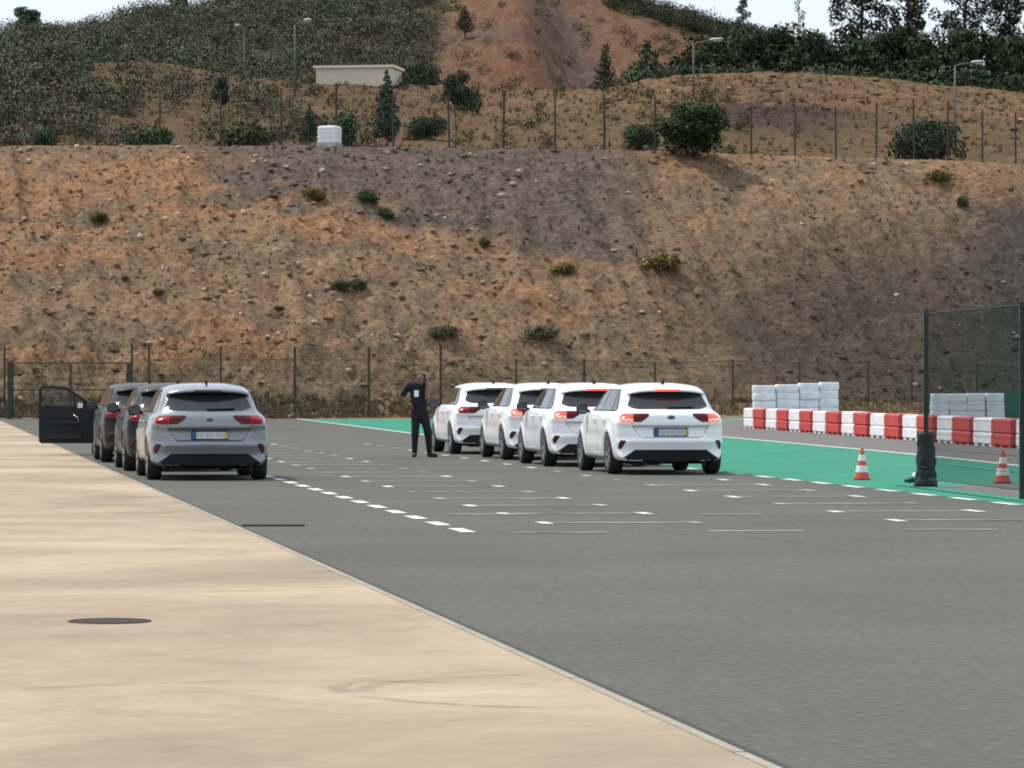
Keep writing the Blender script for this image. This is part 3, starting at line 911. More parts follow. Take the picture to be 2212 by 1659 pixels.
veg_at('oakbush', 1432, 175, 118, 'green bush between the pointed conifer and the dark tree row', 'bush', 'bush', Z=258, wid=.9)
veg_at('oakbush', 1386, 300, 262, 'low grey-green bush left of the round oak', 'bush', 'bush', Z=199, wid=.8)
veg_at('oak', 60, 80, 2, 'dark tree rising above the skyline at the far left', 'tree', 'tree', Z=345, wid=.8)
veg_at('oak', 384, 36, -22, 'tree cut by the top of the picture, left of the hilltop', 'tree', 'tree', Z=346, wid=.7)
veg_at('shrub_grey', 960, 742, 697, 'pale grey-green shrub low on the bank above the white cars, left of two', 'shrub', 'shrub', kmin=1.5)
veg_at('shrub_grey', 1170, 736, 697, 'wide pale grey-green shrub low on the bank, right of two', 'shrub', 'shrub', kmin=1.5, wid=1.3)
veg_at('shrub', 735, 630, 602, 'flat olive shrub on the orange earth, left of a touching pair', 'shrub', 'shrub', kmin=1.5, wid=1.2)
veg_at('shrub', 772, 627, 600, 'olive shrub on the orange earth, right of a touching pair', 'shrub', 'shrub', kmin=1.5, wid=1.2)
veg_at('shrub_yellow', 1425, 585, 548, 'yellow-green shrub in the middle of the bank, the larger one', 'shrub', 'shrub', kmin=1.5, wid=1.4)
veg_at('shrub_yellow', 1218, 596, 568, 'yellow-green shrub in the middle of the bank, the smaller one', 'shrub', 'shrub', kmin=1.5, wid=1.3)
veg_at('shrub_green', 798, 441, 404, 'dark green shrub on the grey shale below the upper fence', 'shrub', 'shrub', kmin=1.5, wid=.9)
veg_at('shrub_green', 832, 474, 444, 'second dark shrub just below the shale, nearer the slope middle', 'shrub', 'shrub', kmin=1.5, wid=.9)
veg_at('shrub_yellow', 678, 432, 404, 'small yellowish shrub at the left edge of the grey shale', 'shrub', 'shrub', kmin=1.5, wid=1.1)
veg_at('shrub_green', 2082, 450, 420, 'small bright green shrub high on the right of the bank', 'shrub', 'shrub', kmin=1.5, wid=.7)
veg_at('shrub', 342, 644, 622, 'small dark olive shrub alone on the left of the bank', 'shrub', 'shrub', kmin=1.5, wid=1.1)
veg_at('shrub', 602, 678, 660, 'small flat dark shrub below the middle left of the bank', 'shrub', 'shrub', kmin=1.5, wid=1.6)
veg_at('shrub', 270, 612, 594, 'tiny dark brown shrub on the left slope above the open car door', 'shrub', 'shrub', kmin=1.5)
veg_at('shrub', 1047, 535, 512, 'small green shrub on the slope above the white cars', 'shrub', 'shrub', kmin=1.5, wid=.8)
veg_at('shrub', 215, 482, 456, 'grey-green shrub high on the left of the bank', 'shrub', 'shrub', kmin=1.5, wid=1.2)
veg_at('shrub_yellow', 2025, 395, 366, 'yellowish shrub just below the crest at the right', 'shrub', 'shrub', kmin=1.5, wid=1.2)

# scrub that reads as one mass on the far hill and the left terrace
def scrub(name, n, xlo, xhi, kmin, kmax, smin, smax, cols, seed, keep, per=62, size=.14):
    r_ = random.Random(seed); V, F, CC, NN = [], [], [], []; k0 = 0
    i0 = np.where((TK[:, 0] >= kmin) & (TK[:, 0] <= kmax))[0]
    cnt = 0; tries = 0
    while cnt < n and tries < n * 40:
        tries += 1
        i = r_.choice(i0); j = r_.randint(col_i(xlo), col_i(xhi))
        if r_.random() > keep(XI[i, j], TY[i, j]): continue
        s = r_.uniform(smin, smax)
        cl = [(TX[i, j] + r_.uniform(-.5, .5) * s, TZ[i, j] + r_.uniform(-.5, .5) * s, TH[i, j] + s * r_.uniform(.2, .7), s * r_.uniform(.45, .75)) for _ in range(3)]
        v, f, c = leaf_cloud(cl, per / s, size * .62 * (.6 + .4 * s), seed + cnt, light=r_.choice(cols), shell=.4, var=.13)
        V.append(v); F.append(f + k0); CC.append(c[0]); NN.append(c[1]); k0 += len(v); cnt += 1
    return np_mesh(name, np.concatenate(V), np.concatenate(F), M['leaf'], col=(np.concatenate(CC), np.concatenate(NN)))
sc_cols = [(.074, .082, .048), (.084, .084, .052), (.064, .078, .045), (.090, .084, .056), (.080, .076, .054)]
o = scrub('hill_scrub', 1500, -120, 1010, 9.6, 12.2, .6, 1.7, sc_cols, 100,
          lambda x, y: 1.0 if x < 930 - (y - 60) * .15 else .12)
tag(o, 'dark olive scrub covering the far hill on the left', 'scrub', kind='stuff')
o = scrub('terrace_scrub', 330, -120, 640, 6.0, 8.0, .5, 1.5, sc_cols + [(.05, .055, .028)], 300,
          lambda x, y: (1.0 if x < 170 else .30 if x < 300 else .13) * (1 if y > 165 or x < 170 else .25))
tag(o, 'dense mixed scrub on the slope behind the upper fence, left side', 'scrub', kind='stuff')
o = scrub('slope_scrub', 260, 640, 1600, 6.0, 12.0, .35, .9, [(.07, .068, .036), (.055, .06, .03)], 500, lambda x, y: .35 if x < 1250 else .5)
tag(o, 'scattered low bushes dotted over the bare far slopes', 'scrub', kind='stuff')
o = scrub('ridge_scrub', 320, 1330, 1680, 11.0, 12.15, .5, 1.3, [(.04, .046, .026), (.05, .052, .03)], 700, lambda x, y: 1.0 if y < top_y(x) + 30 else 0)
tag(o, 'dark bushes fringing the skyline of the hill on the right', 'scrub', kind='stuff')
o = scrub('fence_weeds', 90, 60, 900, 1.4, 3.2, .2, .55, [(.10, .095, .055), (.13, .115, .07)], 900, lambda x, y: 1.0 if y > 720 else .0, size=.075)
tag(o, 'grey-green weeds on the foot of the bank behind the left fence', 'weeds', kind='stuff')

# ------------------------------------------------------------------ fences
def bars(mb, p, q, w):
    """thin three-sided bar"""
    p = Vector(p); q = Vector(q); t = (q - p).normalized()
    a = t.orthogonal().normalized(); b = t.cross(a)
    vs = []
    for e in (p, q):
        for k in range(3):
            an = 2.094 * k
            vs.append(e + (a * math.cos(an) + b * math.sin(an)) * w)
    mb.add(vs, [(0, 1, 4, 3), (1, 2, 5, 4), (2, 0, 3, 5)])
def mesh_bay(name, p, q, z0p, z1p, z0q, z1q, mat, parent, dx=.06, dz=.2, w=.0025):
    p = Vector(p); q = Vector(q); L = (q - p).length; n = max(2, int(L / dx)); mb = MB()
    for i in range(1, n):
        t = i / n; c = p.lerp(q, t)
        bars(mb, (c.x, c.y, z0p + (z0q - z0p) * t), (c.x, c.y, z1p + (z1q - z1p) * t), w)
    m_ = max(2, int((z1p - z0p) / dz))
    for k in range(m_ + 1):
        s = k / m_
        bars(mb, (p.x, p.y, z0p + (z1p - z0p) * s), (q.x, q.y, z0q + (z1q - z0q) * s), w * 1.1)
    o = mb.build(name, mat, parent); o['kind'] = 'stuff'
    return o

# lower perimeter fence
t = empty('perimeter_fence', (0, 0, 0))
tag(t, 'tall wire mesh fence on dark posts along the foot of the bank', 'fence')
lp = [(-480, 750), (-320, 750), (-160, 750), (-60, 750), (10, 751), (285, 746), (322, 750), (477, 750), (637, 752), (797, 752), (952, 746), (1115, 778), (1262, 778), (1415, 784), (1583, 780), (1727, 784), (1875, 782), (1970, 790), (2110, 790), (2250, 792), (2390, 793)]
pts = []
for (x, yt) in lp:
    Z = float(fence_Z(x)); b = Vector(((x - CX) / FPX * Z, Z, float(fence_H(x))))
    top = hh(yt, Z)
    th = .05 if x in (637, 797, 952, 1262) else .038
    mb = MB(); mb.box((b.x, b.y, (b.z - .3 + top) / 2), (th * 2, th * 2, top - b.z + .3)).box((b.x, b.y, top + .02), (th * 2.5, th * 2.5, .04))
    mb.build('post', M['fence_dark'] if x != 952 else M['fence_old'], t)
    pts.append((b, top))
for i in range(len(pts) - 1):
    if lp[i][0] == 10: continue
    (a, ta), (b, tb) = pts[i], pts[i + 1]
    ta2, tb2 = (min(ta, hh(777, a.y)), min(tb, hh(777, b.y)))
    mesh_bay('mesh_bay', a, b, a.z + .05, ta2, b.z + .05, tb2, M['wire'], t, dx=.10, w=.0032)
    mb = MB(); bars(mb, (a.x, a.y, ta2), (b.x, b.y, tb2), .009); mb.build('top_rail', M['wire'], t)
    if lp[i][0] < 1000:
        mb = MB(); bars(mb, (a.x, a.y, hh(753, a.y)), (b.x, b.y, hh(753, b.y)), .004); mb.build('barbed_wire', M['wire'], t)
# gate in the fence, far left
Zg = 159.2
t = empty('gate', ((150 - CX) / FPX * Zg, Zg, 0))
tag(t, 'double leaf green mesh gate behind the open car door', 'gate')
def gx_(x): return (x - 150) / FPX * Zg
for x, wv in ((21, .17), (281, .17)):
    MB().box((gx_(x), 0, hh(783, Zg) / 2), (wv, .15, hh(783, Zg))).build('gate_post', M['fence_green'], t)
for x0, x1 in ((28, 150), (154, 274)):
    lf_ = empty('gate_leaf', (0, 0, 0)); lf_.parent = t
    zt, zb = hh(784, Zg), .12
    for (a, b) in (((x0, zb), (x1, zb)), ((x0, zt), (x1, zt)), ((x0, zb), (x0, zt)), ((x1, zb), (x1, zt)), ((x0, 1.15), (x1, 1.15))):
        mb = MB(); mb.tube([(gx_(a[0]), 0, a[1]), (gx_(b[0]), 0, b[1])], .03, 6); mb.build('rail', M['fence_green'], lf_)
    mesh_bay('leaf_mesh', (gx_(x0), 0, 0), (gx_(x1), 0, 0), zb, zt, zb, zt, M['wire'], lf_, dx=.08, w=.003)
# upper fence on the crest
t = empty('upper_fence', (0, 0, 0))
tag(t, 'old sagging wire fence on thin brown posts along the top of the bank', 'fence')
up = [(-60, 196), (72, 196), (208, 192), (345, 196), (478, 196), (607, 192), (727, 180), (850, 205), (971, 200), (1087, 196), (1200, 200), (1306, 203), (1416, 206), (1520, 214), (1623, 228), (1717, 242), (1806, 232), (1893, 222), (1975, 215), (2048, 216), (2122, 238), (2194, 242), (2266, 246)]
pts = []
for i, (x, yt) in enumerate(up):
    Z = float(crest_Z(x)) + 1.2; b = at_depth(x, Z)
    top = hh(yt, Z); r = .065 if x in (1087, 727, 1306) else .052
    lean = random.uniform(-.05, .05)
    mb = MB(); mb.tube([(b.x, b.y, b.z - .4), (b.x + lean, b.y, top)], [r, r * .85], 6)
    if x == 1087: mb.box((b.x + lean, b.y, top - .1), (.18, .12, .22))
    mb.build('post', M['fence_old'] if x not in (1306, 1717) else M['fence_dark'], t)
    pts.append((b, top, lean))
for i in range(len(pts) - 1):
    (a, ta, la), (b, tb, lb) = pts[i], pts[i + 1]
    mesh_bay('mesh_bay', a, b, a.z, ta - .25, b.z, tb - .25, M['wire_old'], t, dx=.14, dz=.45, w=.0028)

# near fence panel on the right, seen almost edge on
pa = Vector((5.72, 56.3, 0)); pb = Vector((6.30, 50.3, 0)); pc = Vector((6.85, 44.6, 0))
t = empty('mesh_fence', pa)
tag(t, 'near green welded mesh fence panel seen almost edge on at the right', 'fence')
topA = hh(673, 56.3); topB = hh(655, 50.3)
pd = (pb - pa)
def postbox(nm, p, top, w):
    mb = MB(); mb.box((p.x - pa.x, p.y - pa.y, top / 2), (w, w, top)).box((p.x - pa.x, p.y - pa.y, .006), (w * 2.2, w * 2.2, .012)).box((p.x - pa.x, p.y - pa.y, top + .01), (w * 1.1, w * 1.1, .02))
    return mb.build(nm, M['fence_green'], t)
postbox('post', pa, topA, .062); postbox('post', pb, topB, .07); postbox('post', pc, topB, .07)
for (p, q) in ((pa, pb), (pb, pc)):
    z1 = topA - .02
    mesh_bay('mesh_panel', p - pa, q - pa, .12, z1, .12, z1 + .02, M['wire'], t, dx=.05, dz=.2, w=.0027)
    for zz in (.12, z1):
        mb = MB(); mb.tube([(p.x - pa.x, p.y - pa.y, zz), (q.x - pa.x, q.y - pa.y, zz)], .006, 5); mb.build('fold_bar', M['fence_green'], t)
# painted foot of the fence and the asphalt tongue behind it
sheet('asphalt_tongue', [G(2010, 1052), G(2150, 1045.5), G(2300, 1041), G(2300, 1100), G(2206, 1081)], .009, M['track'], runoff)
strip('green_foot_strip', [(5.55, 57.6), (6.27, 50.3), (6.9, 44)], .36, .013, M['green'], runoff)
def recentre(t, c):
    t.location = c
    for ch in t.children: ch.location = ch.location - Vector(c)
recentre(bpy.data.objects['perimeter_fence'], (2.0, 163.0, 0))
recentre(bpy.data.objects['upper_fence'], (2.0, 190.0, 12.5))

# ------------------------------------------------------------------ barriers
def rounded_block(L, W, H, r=.05, n=3):
    """block with rounded vertical and top edges, base at z=0"""
    ring = []
    for (sx, sy, a0) in ((1, 1, 0), (-1, 1, 90), (-1, -1, 180), (1, -1, 270)):
        for k in range(n + 1):
            a = math.radians(a0 + 90 * k / n)
            ring.append((sx * (L / 2 - r) + r * math.cos(a), sy * (W / 2 - r) + r * math.sin(a)))
    m = len(ring); lv = [(0.012, r * .6), (0.0, r * 0), ]
    levels = [(-.015, 0.0), (0, .02), (0, H - r), (-r * .3, H - r * .3), (-r, H)]
    vs, fs = [], []
    for (ins, z) in levels:
        for (x, y) in ring:
            d = math.hypot(x, y); fx = (L / 2 + ins) / (L / 2); fy = (W / 2 + ins) / (W / 2)
            vs.append((x * fx, y * fy, z))
    for i in range(len(levels) - 1):
        for k in range(m):
            k2 = (k + 1) % m
            fs.append((i * m + k, i * m + k2, (i + 1) * m + k2, (i + 1) * m + k))
    fs.append(tuple((len(levels) - 1) * m + k for k in range(m)))
    fs.append(tuple(range(m))[::-1])
    return vs, fs
def block_mesh(name, L, W, H, mat, r=.05, feet=False):
    mb = MB(); v, f = rounded_block(L, W, H - (.05 if feet else 0), r)
    if feet:
        v = [(x, y, z + .05) for x, y, z in v]
        for fx in (-.38, 0, .38):
            mb.box((fx * L, 0, .03), (L * .17, W * .92, .058))
    mb.add(v, f)
    me_o = mb.build(name, mat, None, smooth=False)
    me = me_o.data; bpy.data.objects.remove(me_o)
    return me
ordn = ['first', 'second', 'third', 'fourth', 'fifth', 'sixth', 'seventh', 'eighth', 'ninth', 'tenth', 'eleventh', 'twelfth']
b0 = Vector((7.62, 129.6, .008)); b1 = Vector((11.35, 88.0, .008))
NB = 19
bdir = (b1 - b0).normalized(); step = (b1 - b0).length / (NB - .5)
ang = math.atan2(bdir.y, bdir.x)
bm = {}
for cname in ('white', 'red'):
    for lvl in ('lower', 'upper'):
        bm[cname, lvl] = block_mesh('barrier_half', step * .965, .5, .315, M['block_' + cname], .05, feet=lvl == 'lower')
cw = cr_ = 0
for i in range(NB):
    red = i % 2 == 1
    c = b0 + bdir * (step * i + step * .48)
    cn = 'red' if red else 'white'
    if red: cr_ += 1; n_ = cr_
    else: cw += 1; n_ = cw
    t = empty('barrier_block', c + Vector((random.uniform(-.03, .03) - (.05 if red else 0), 0, 0)), ang + math.radians(random.uniform(-.4, .4) - .6))
    o = mkobj('lower_half', bm[cn, 'lower'], t)
    o = mkobj('upper_half', bm[cn, 'upper'], t); o.location = (random.uniform(-.01, .01), random.uniform(-.012, .012), .318)
    t.scale = (1, 1, random.uniform(.985, 1.03))
    tag(t, '%s block of the track barrier, %s %s one from its far end' % (cn, ordn[n_ - 1], cn), 'barrier block', 'red and white barrier blocks along the track')

def tier_stack(name, p, rz, L, W, tiers, H, label, ribs=True):
    t = empty(name, p, rz)
    hz = H / tiers
    for k in range(tiers):
        # each tier bulges like a painted tyre bundle
        mb = MB(); n = 10; ringn = 28; vs, fs = [], []
        for i in range(n + 1):
            s = i / n; z = s * hz
            bl = .016 * (math.sin(math.pi * s) ** .4 if 0 < s < 1 else 0) - .016
            for q in range(ringn):
                a = 2 * math.pi * q / ringn; e = .24
                x = math.copysign(abs(math.cos(a)) ** e, math.cos(a)) * (L / 2 + bl)
                y = math.copysign(abs(math.sin(a)) ** e, math.sin(a)) * (W / 2 + bl)
                vs.append((x, y, z))
        for i in range(n):
            for q in range(ringn):
                q2 = (q + 1) % ringn
                fs.append((i * ringn + q, i * ringn + q2, (i + 1) * ringn + q2, (i + 1) * ringn + q))
        fs.append(tuple(n * ringn + q for q in range(ringn))); fs.append(tuple(range(ringn))[::-1])
        mb.add(vs, fs)
        o = mb.build('tier', M['stack_white'], t, smooth=True)
        o.location = (random.uniform(-.02, .02), random.uniform(-.03, .03), hz * k); o.rotation_euler = (0, 0, random.uniform(-.04, .04))
    return tag(t, label, 'barrier stack', 'white barrier stacks behind the track barrier')
Zs_ = 139.0
def sx(x, Z): return (x - CX) / FPX * Z
tier_stack('barrier_stack', (sx(1650, Zs_), Zs_, .008), 0, .76, .7, 5, 1.335, 'pale white ribbed barrier stack behind the barrier, leftmost of the tall ones')
tier_stack('barrier_stack', (sx(1700.5, Zs_), Zs_ + .25, .008), 0, .79, .7, 5, 1.365, 'pale white ribbed barrier stack behind the barrier, second of the tall ones')
tier_stack('barrier_stack', (sx(1749, Zs_), Zs_ + .5, .008), 0, .70, .7, 5, 1.41, 'pale white ribbed barrier stack behind the barrier, third of the tall ones')
tier_stack('barrier_stack', (sx(1793, Zs_), Zs_ + .7, .008), 0, .68, .7, 5, 1.44, 'pale white ribbed barrier stack behind the barrier, rightmost of the tall ones')
Z2 = 156.0
for i, (x, lab) in enumerate(((2030, 'first from the left'), (2068, 'second from the left'), (2108, 'third from the left'), (2149, 'rightmost'))):
    tier_stack('barrier_stack', (sx(x, Z2), Z2, .008), 0, .70, .6, 3, hh(850 + (1 if i < 2 else 0), Z2), 'low white barrier stack seen through the near mesh fence, ' + lab)
t = empty('green_screen', (sx(2192, 159), 159, .01))
MB().box((0, 0, .55), (.75, .05, 1.02)).build('panel', M['panel_green'], t)
for s in (-.38, .38): MB().box((s, .04, .58), (.05, .05, 1.16)).build('post', M['fence_green'], t)
tag(t, 'small dark green screen beside the low white stacks', 'screen')

# ------------------------------------------------------------------ cones
def cone(p, h, label):
    t = empty('traffic_cone', p)
    MB().lathe([(0, .018), (.155, .018), (.165, .008), (.165, 0), (0, 0)], 4).build('base', M['rubber'], t).rotation_euler[2] = math.radians(45)
    def rr(z): return .125 - (.125 - .022) * (z / h) ** .9
    cuts = [(.018, .24, 'cone_orange', 'orange_band'), (.24, .45, 'cone_white', 'white_band'), (.45, .60, 'cone_orange', 'orange_band'), (.60, .79, 'cone_white', 'white_band'), (.79, 1.0, 'cone_orange', 'tip')]
    for (a, b, m, nm) in cuts:
        z0, z1 = a * h if a > .05 else .018, b * h
        e = .002 if 'white' in m else 0
        prof = [(rr(z0) + e, z0), (rr((z0 + z1) / 2) + e, (z0 + z1) / 2), (rr(z1) + e, z1)]
        if nm == 'tip': prof += [(.016, h + .006), (0, h + .008)]
        MB().lathe(prof, 22).build(nm, M[m], t, smooth=True)
    return tag(t, label, 'traffic cone', 'orange and white traffic cones')
gx1 = G(1862, 1037); cone((gx1[0], gx1[1], .004), .475, 'orange and white traffic cone standing free at the edge of the green')
gx2 = G(2166, 1045.5); cone((gx2[0], gx2[1], .013), .47, 'orange and white traffic cone seen through the near mesh fence')

# ragged black padding round the fence post, with litter at its foot
t = empty('post_padding', (pa.x, pa.y, .014))
n, rows_ = 26, 22
vs, fs = [], []
r_ = random.Random(5)
for i in range(rows_ + 1):
    s = i / rows_; z = .74 * s
    base = .118 + .028 * (1 - s) + (.016 if s < .12 else 0)
    for q in range(n):
        a = 2 * math.pi * q / n
        j = 1 + .16 * (float(vnoise(q * .9 + 3, i * .45)) - .5) * 2 + .02 * math.sin(i * .7 + q * .3)
        if abs(s - .34) < .03: j *= .90
        top = .05 * (float(vnoise(q * 1.3, 9)) - .3) if i == rows_ else 0
        vs.append((base * j * math.cos(a), base * j * math.sin(a) * .9, z + top))
for i in range(rows_):
    for q in range(n):
        q2 = (q + 1) % n
        fs.append((i * n + q, i * n + q2, (i + 1) * n + q2, (i + 1) * n + q))
b_ = len(vs); vs.append((0, 0, .75)); vs.append((0, 0, 0))
for q in range(n):
    fs.append((rows_ * n + q, rows_ * n + (q + 1) % n, b_)); fs.append(((q + 1) % n, q, b_ + 1))
MB().add(vs, fs).build('padding', M['pad'], t, smooth=True)
MB().lathe([(.120, .235), (.128, .245), (.128, .275), (.120, .285)], 26).build('strap', M['rubber'], t, smooth=True)
tag(t, 'ragged black padding wrapped round the foot of the near fence post', 'padding')
px_, pz_ = G(1981, 1043)
t = empty('litter', (px_ - .10, pz_ - .25, .006))
MB().tube([(-.11, 0, .03), (-.02, .01, .045), (.06, 0, .05)], [.02, .045, .04], 8).build('blue_cloth', M['bottle_blue'], t, smooth=True)
v, f, c = [], [], []
MB().lathe([(0, .06), (.03, .07), (.048, .10), (.035, .135), (.012, .15), (0, .15)], 10, c=(.045, -.01, 0)).build('white_bag', M['bag_white'], t, smooth=True)
tag(t, 'bit of blue and white litter beside the black post padding', 'litter')

# ------------------------------------------------------------------ hillside furniture
def lamp(x, ytop, Z, arm_px, yarm, label, base=None):
    b = at_depth(x, Z); top = hh(ytop, Z)
    t = empty('street_lamp', b)
    h = top - b.z
    MB().tube([(0, 0, -.4), (0, 0, h * .5), (0, 0, h)], [.065, .055, .042], 8).build('pole', M['lamp_pole'], t, smooth=True)
    ax = arm_px / FPX * Z; az = (ytop - yarm) / FPX * Z
    MB().tube([(0, 0, h - .05), (ax * .15, 0, h + az * .3), (ax * .7, 0, h + az * .9)], [.05, .045, .04], 6).build('arm', M['lamp_pole'], t, smooth=True)
    mb = MB(); L = ax * .5
    pr = [(.03, 0), (.10, .12), (.13, .5), (.10, .85), (.02, 1)]
    vs, fs = [], []; n = 10
    for (r, s) in pr:
        for q in range(n):
            a = 2 * math.pi * q / n
            vs.append((ax * .55 + L * s, r * 1.3 * math.cos(a), h + az * (.85 + .18 * s) + r * .7 * math.sin(a)))
    for i in range(len(pr) - 1):
        for q in range(n):
            q2 = (q + 1) % n; fs.append((i * n + q, i * n + q2, (i + 1) * n + q2, (i + 1) * n + q))
    mb.add(vs, fs)
    hd = mb.build('lamp_head', M['lamp_head'], t, smooth=True)
    MB().box((ax * .55 + L * .55, 0, h + az * .93 - .1), (abs(L) * .5, .2, .03)).build('lens', M['lamp_glass'], hd)
    return tag(t, label, 'street lamp', 'street lamps on the hillside')
lamp(2063, 142, 205, 62, 133, 'grey street lamp standing at the upper fence beside the wide evergreen bush')
lamp(1498, 96, 228, 62, 84, 'grey street lamp rising behind the round oak')
lamp(637, 54, 230, 34, 42, 'grey street lamp in front of the dark scrub left of the cream building')
lamp(528, 60, 268, -20, 54, 'farther faint street lamp against the dark scrub, second from the left')

Zb_ = 238.0
bx0 = sx(770, Zb_); bz = hh(174, Zb_)
t = empty('cream_building', (bx0, Zb_, bz))
hb = (174 - 146) / FPX * Zb_; wb = 4.5
MB().box((.1, 1.6, hb / 2 - .6), (wb, 3.2, hb + 1.2), math.radians(-9)).build('wall', M['cream'], t)
MB().box((.1, 1.6, hb + .065), (wb + .3, 3.5, .14), math.radians(-9)).build('roof_slab', M['cream_roof'], t)
tag(t, 'low cream flat-roofed building on the terrace above the bank', 'building')

Zt_ = 187.0
tx = sx(712, Zt_); tz = h_at(712, Zt_)
t = empty('water_tank', (tx, Zt_, tz - .05), math.radians(-20)); t.scale = (.92, .92, .97)
zt0 = hh(311, Zt_) - tz
H_ = .82
vs, fs = rounded_block(.98, .86, H_, .09)
MB().add([(x, y, z + zt0 + .08) for x, y, z in vs], fs).build('tank', M['tank'], t)
MB().box((0, 0, zt0 - .1), (1.04, .92, .34)).build('pallet', M['cage'], t)
MB().lathe([(0, H_ + zt0 + .12), (.09, H_ + zt0 + .12), (.09, H_ + zt0 + .06)], 12).build('lid', M['tank'], t)
for k in range(4):
    zz = zt0 + .15 + k * .22
    mb = MB()
    for (a, b) in (((-.5, -.44), (.5, -.44)), ((.5, -.44), (.5, .44)), ((.5, .44), (-.5, .44)), ((-.5, .44), (-.5, -.44))):
        mb.tube([(a[0], a[1], zz), (b[0], b[1], zz)], .012, 5)
    mb.build('cage_ring', M['tank'], t)
tag(t, 'white plastic water tank standing behind an upper fence post', 'tank')

# ------------------------------------------------------------------ implicit surfaces
def surface_nets(F, org, h):
    """F sampled on a grid -> verts, quads"""
    s = F < 0
    nx, ny, nz = F.shape
    acc = np.zeros((nx - 1, ny - 1, nz - 1, 3)); cnt = np.zeros((nx - 1, ny - 1, nz - 1))
    I = np.indices(F.shape).astype(np.float32)
    corner = [(a, b, c) for a in (0, 1) for b in (0, 1) for c in (0, 1)]
    edges = []
    for p in corner:
        for ax in range(3):
            if p[ax] == 0:
                q = list(p); q[ax] = 1; edges.append((p, tuple(q), ax))
    def sub(A, p): return A[p[0]:nx - 1 + p[0], p[1]:ny - 1 + p[1], p[2]:nz - 1 + p[2]]
    for (p, q, ax) in edges:
        fa, fb = sub(F, p), sub(F, q)
        cr = (fa < 0) != (fb < 0)
        tt = np.where(cr, fa / np.where(cr, fa - fb, 1), 0)
        for d in range(3):
            acc[..., d] += np.where(cr, p[d] + (tt if d == ax else 0), 0)
        cnt += cr
    act = cnt > 0
    idx = -np.ones(act.shape, int); idx[act] = np.arange(act.sum())
    base = np.argwhere(act).astype(float)
    verts = (base + acc[act] / cnt[act][:, None]) * h + np.array(org)
    quads = []
    for ax in range(3):
        sl0 = [slice(None)] * 3; sl1 = [slice(None)] * 3
        sl0[ax] = slice(0, -1); sl1[ax] = slice(1, None)
        a, b = s[tuple(sl0)], s[tuple(sl1)]
        ch = np.argwhere(a != b)
        o1, o2 = [(1, 2), (2, 0), (0, 1)][ax]
        ok = (ch[:, o1] > 0) & (ch[:, o2] > 0) & (ch[:, o1] < F.shape[o1] - 1) & (ch[:, o2] < F.shape[o2] - 1)
        ch = ch[ok]
        d1 = np.zeros(3, int); d1[o1] = 1; d2 = np.zeros(3, int); d2[o2] = 1
        g = lambda c: idx[c[:, 0], c[:, 1], c[:, 2]]
        q = np.stack([g(ch - d1 - d2), g(ch - d2), g(ch), g(ch - d1)], -1)
        inside = s[ch[:, 0], ch[:, 1], ch[:, 2]]
        q = np.where(inside[:, None], q, q[:, ::-1])
        quads.append(q)
    q = np.concatenate(quads)
    return verts, q[(q >= 0).all(1)]

# ------------------------------------------------------------------ car body (y forward from the rear axle, z up)
SIL = np.array([(-.62, .185), (-.735, .215), (-.742, .37), (-.765, .435), (-.802, .515), (-.803, .54), (-.785, .57), (-.752, .60), (-.748, .735), (-.772, .775),
                (-.770, .84), (-.748, .93), (-.715, .972), (-.60, 1.035), (-.45, 1.165), (-.30, 1.30), (-.20, 1.375), (-.02, 1.415), (.35, 1.44), (.85, 1.447), (1.25, 1.425),
                (1.6, 1.345), (2.1, 1.155), (2.5, .99), (2.7, .945), (3.05, .89), (3.33, .79), (3.47, .67), (3.52, .52), (3.50, .32), (3.40, .22), (2.95, .19), (.35, .19)])
def poly_sd(P, y, z):
    """signed distance, positive inside"""
    d2 = np.full(np.shape(y), 1e9); inside = np.zeros(np.shape(y), bool)
    n = len(P)
    for i in range(n):
        a, b = P[i], P[(i + 1) % n]
        e = b - a; wy, wz = y - a[0], z - a[1]
        t = np.clip((wy * e[0] + wz * e[1]) / (e @ e), 0, 1)
        d2 = np.minimum(d2, (wy - e[0] * t) ** 2 + (wz - e[1] * t) ** 2)
        c = ((a[1] <= z) & (z < b[1])) | ((b[1] <= z) & (z < a[1]))
        with np.errstate(divide='ignore', invalid='ignore'):
            xs = a[0] + (z - a[1]) / (b[1] - a[1] if b[1] != a[1] else 1e-9) * e[0]
        inside ^= c & (y < xs)
    return np.where(inside, 1, -1) * np.sqrt(d2)
def car_W(y, z):
    w = np.interp(z, [.15, .22, .30, .42, .58, .70, .80, .88, .93, .975, 1.01, 1.05, 1.2, 1.34, 1.42, 1.46],
                  [.80, .835, .865, .885, .895, .897, .892, .885, .87, .835, .80, .78, .715, .655, .62, .60])
    low = np.interp(y, [-.85, -.6, -.2, .3, 2.3, 2.8, 3.2, 3.55], [.90, .955, .99, 1, 1, .985, .945, .86])
    up = np.interp(y, [-.85, -.6, -.3, .2, .9, 1.6, 2.4, 3.5], [.88, .91, .94, .985, 1, .985, .95, .9])
    k = sstep(.92, 1.06, z)
    fl = .016 * (np.exp(-((np.hypot(y, z - .317) - .40) / .07) ** 2) + np.exp(-((np.hypot(y - 2.65, z - .317) - .40) / .07) ** 2)) * (z < .85)
    waist = -.012 * np.exp(-((z - .60) / .09) ** 2) * sstep(.35, .8, y) * (1 - sstep(1.9, 2.3, y))
    return w * (low * (1 - k) + up * k) + fl + waist
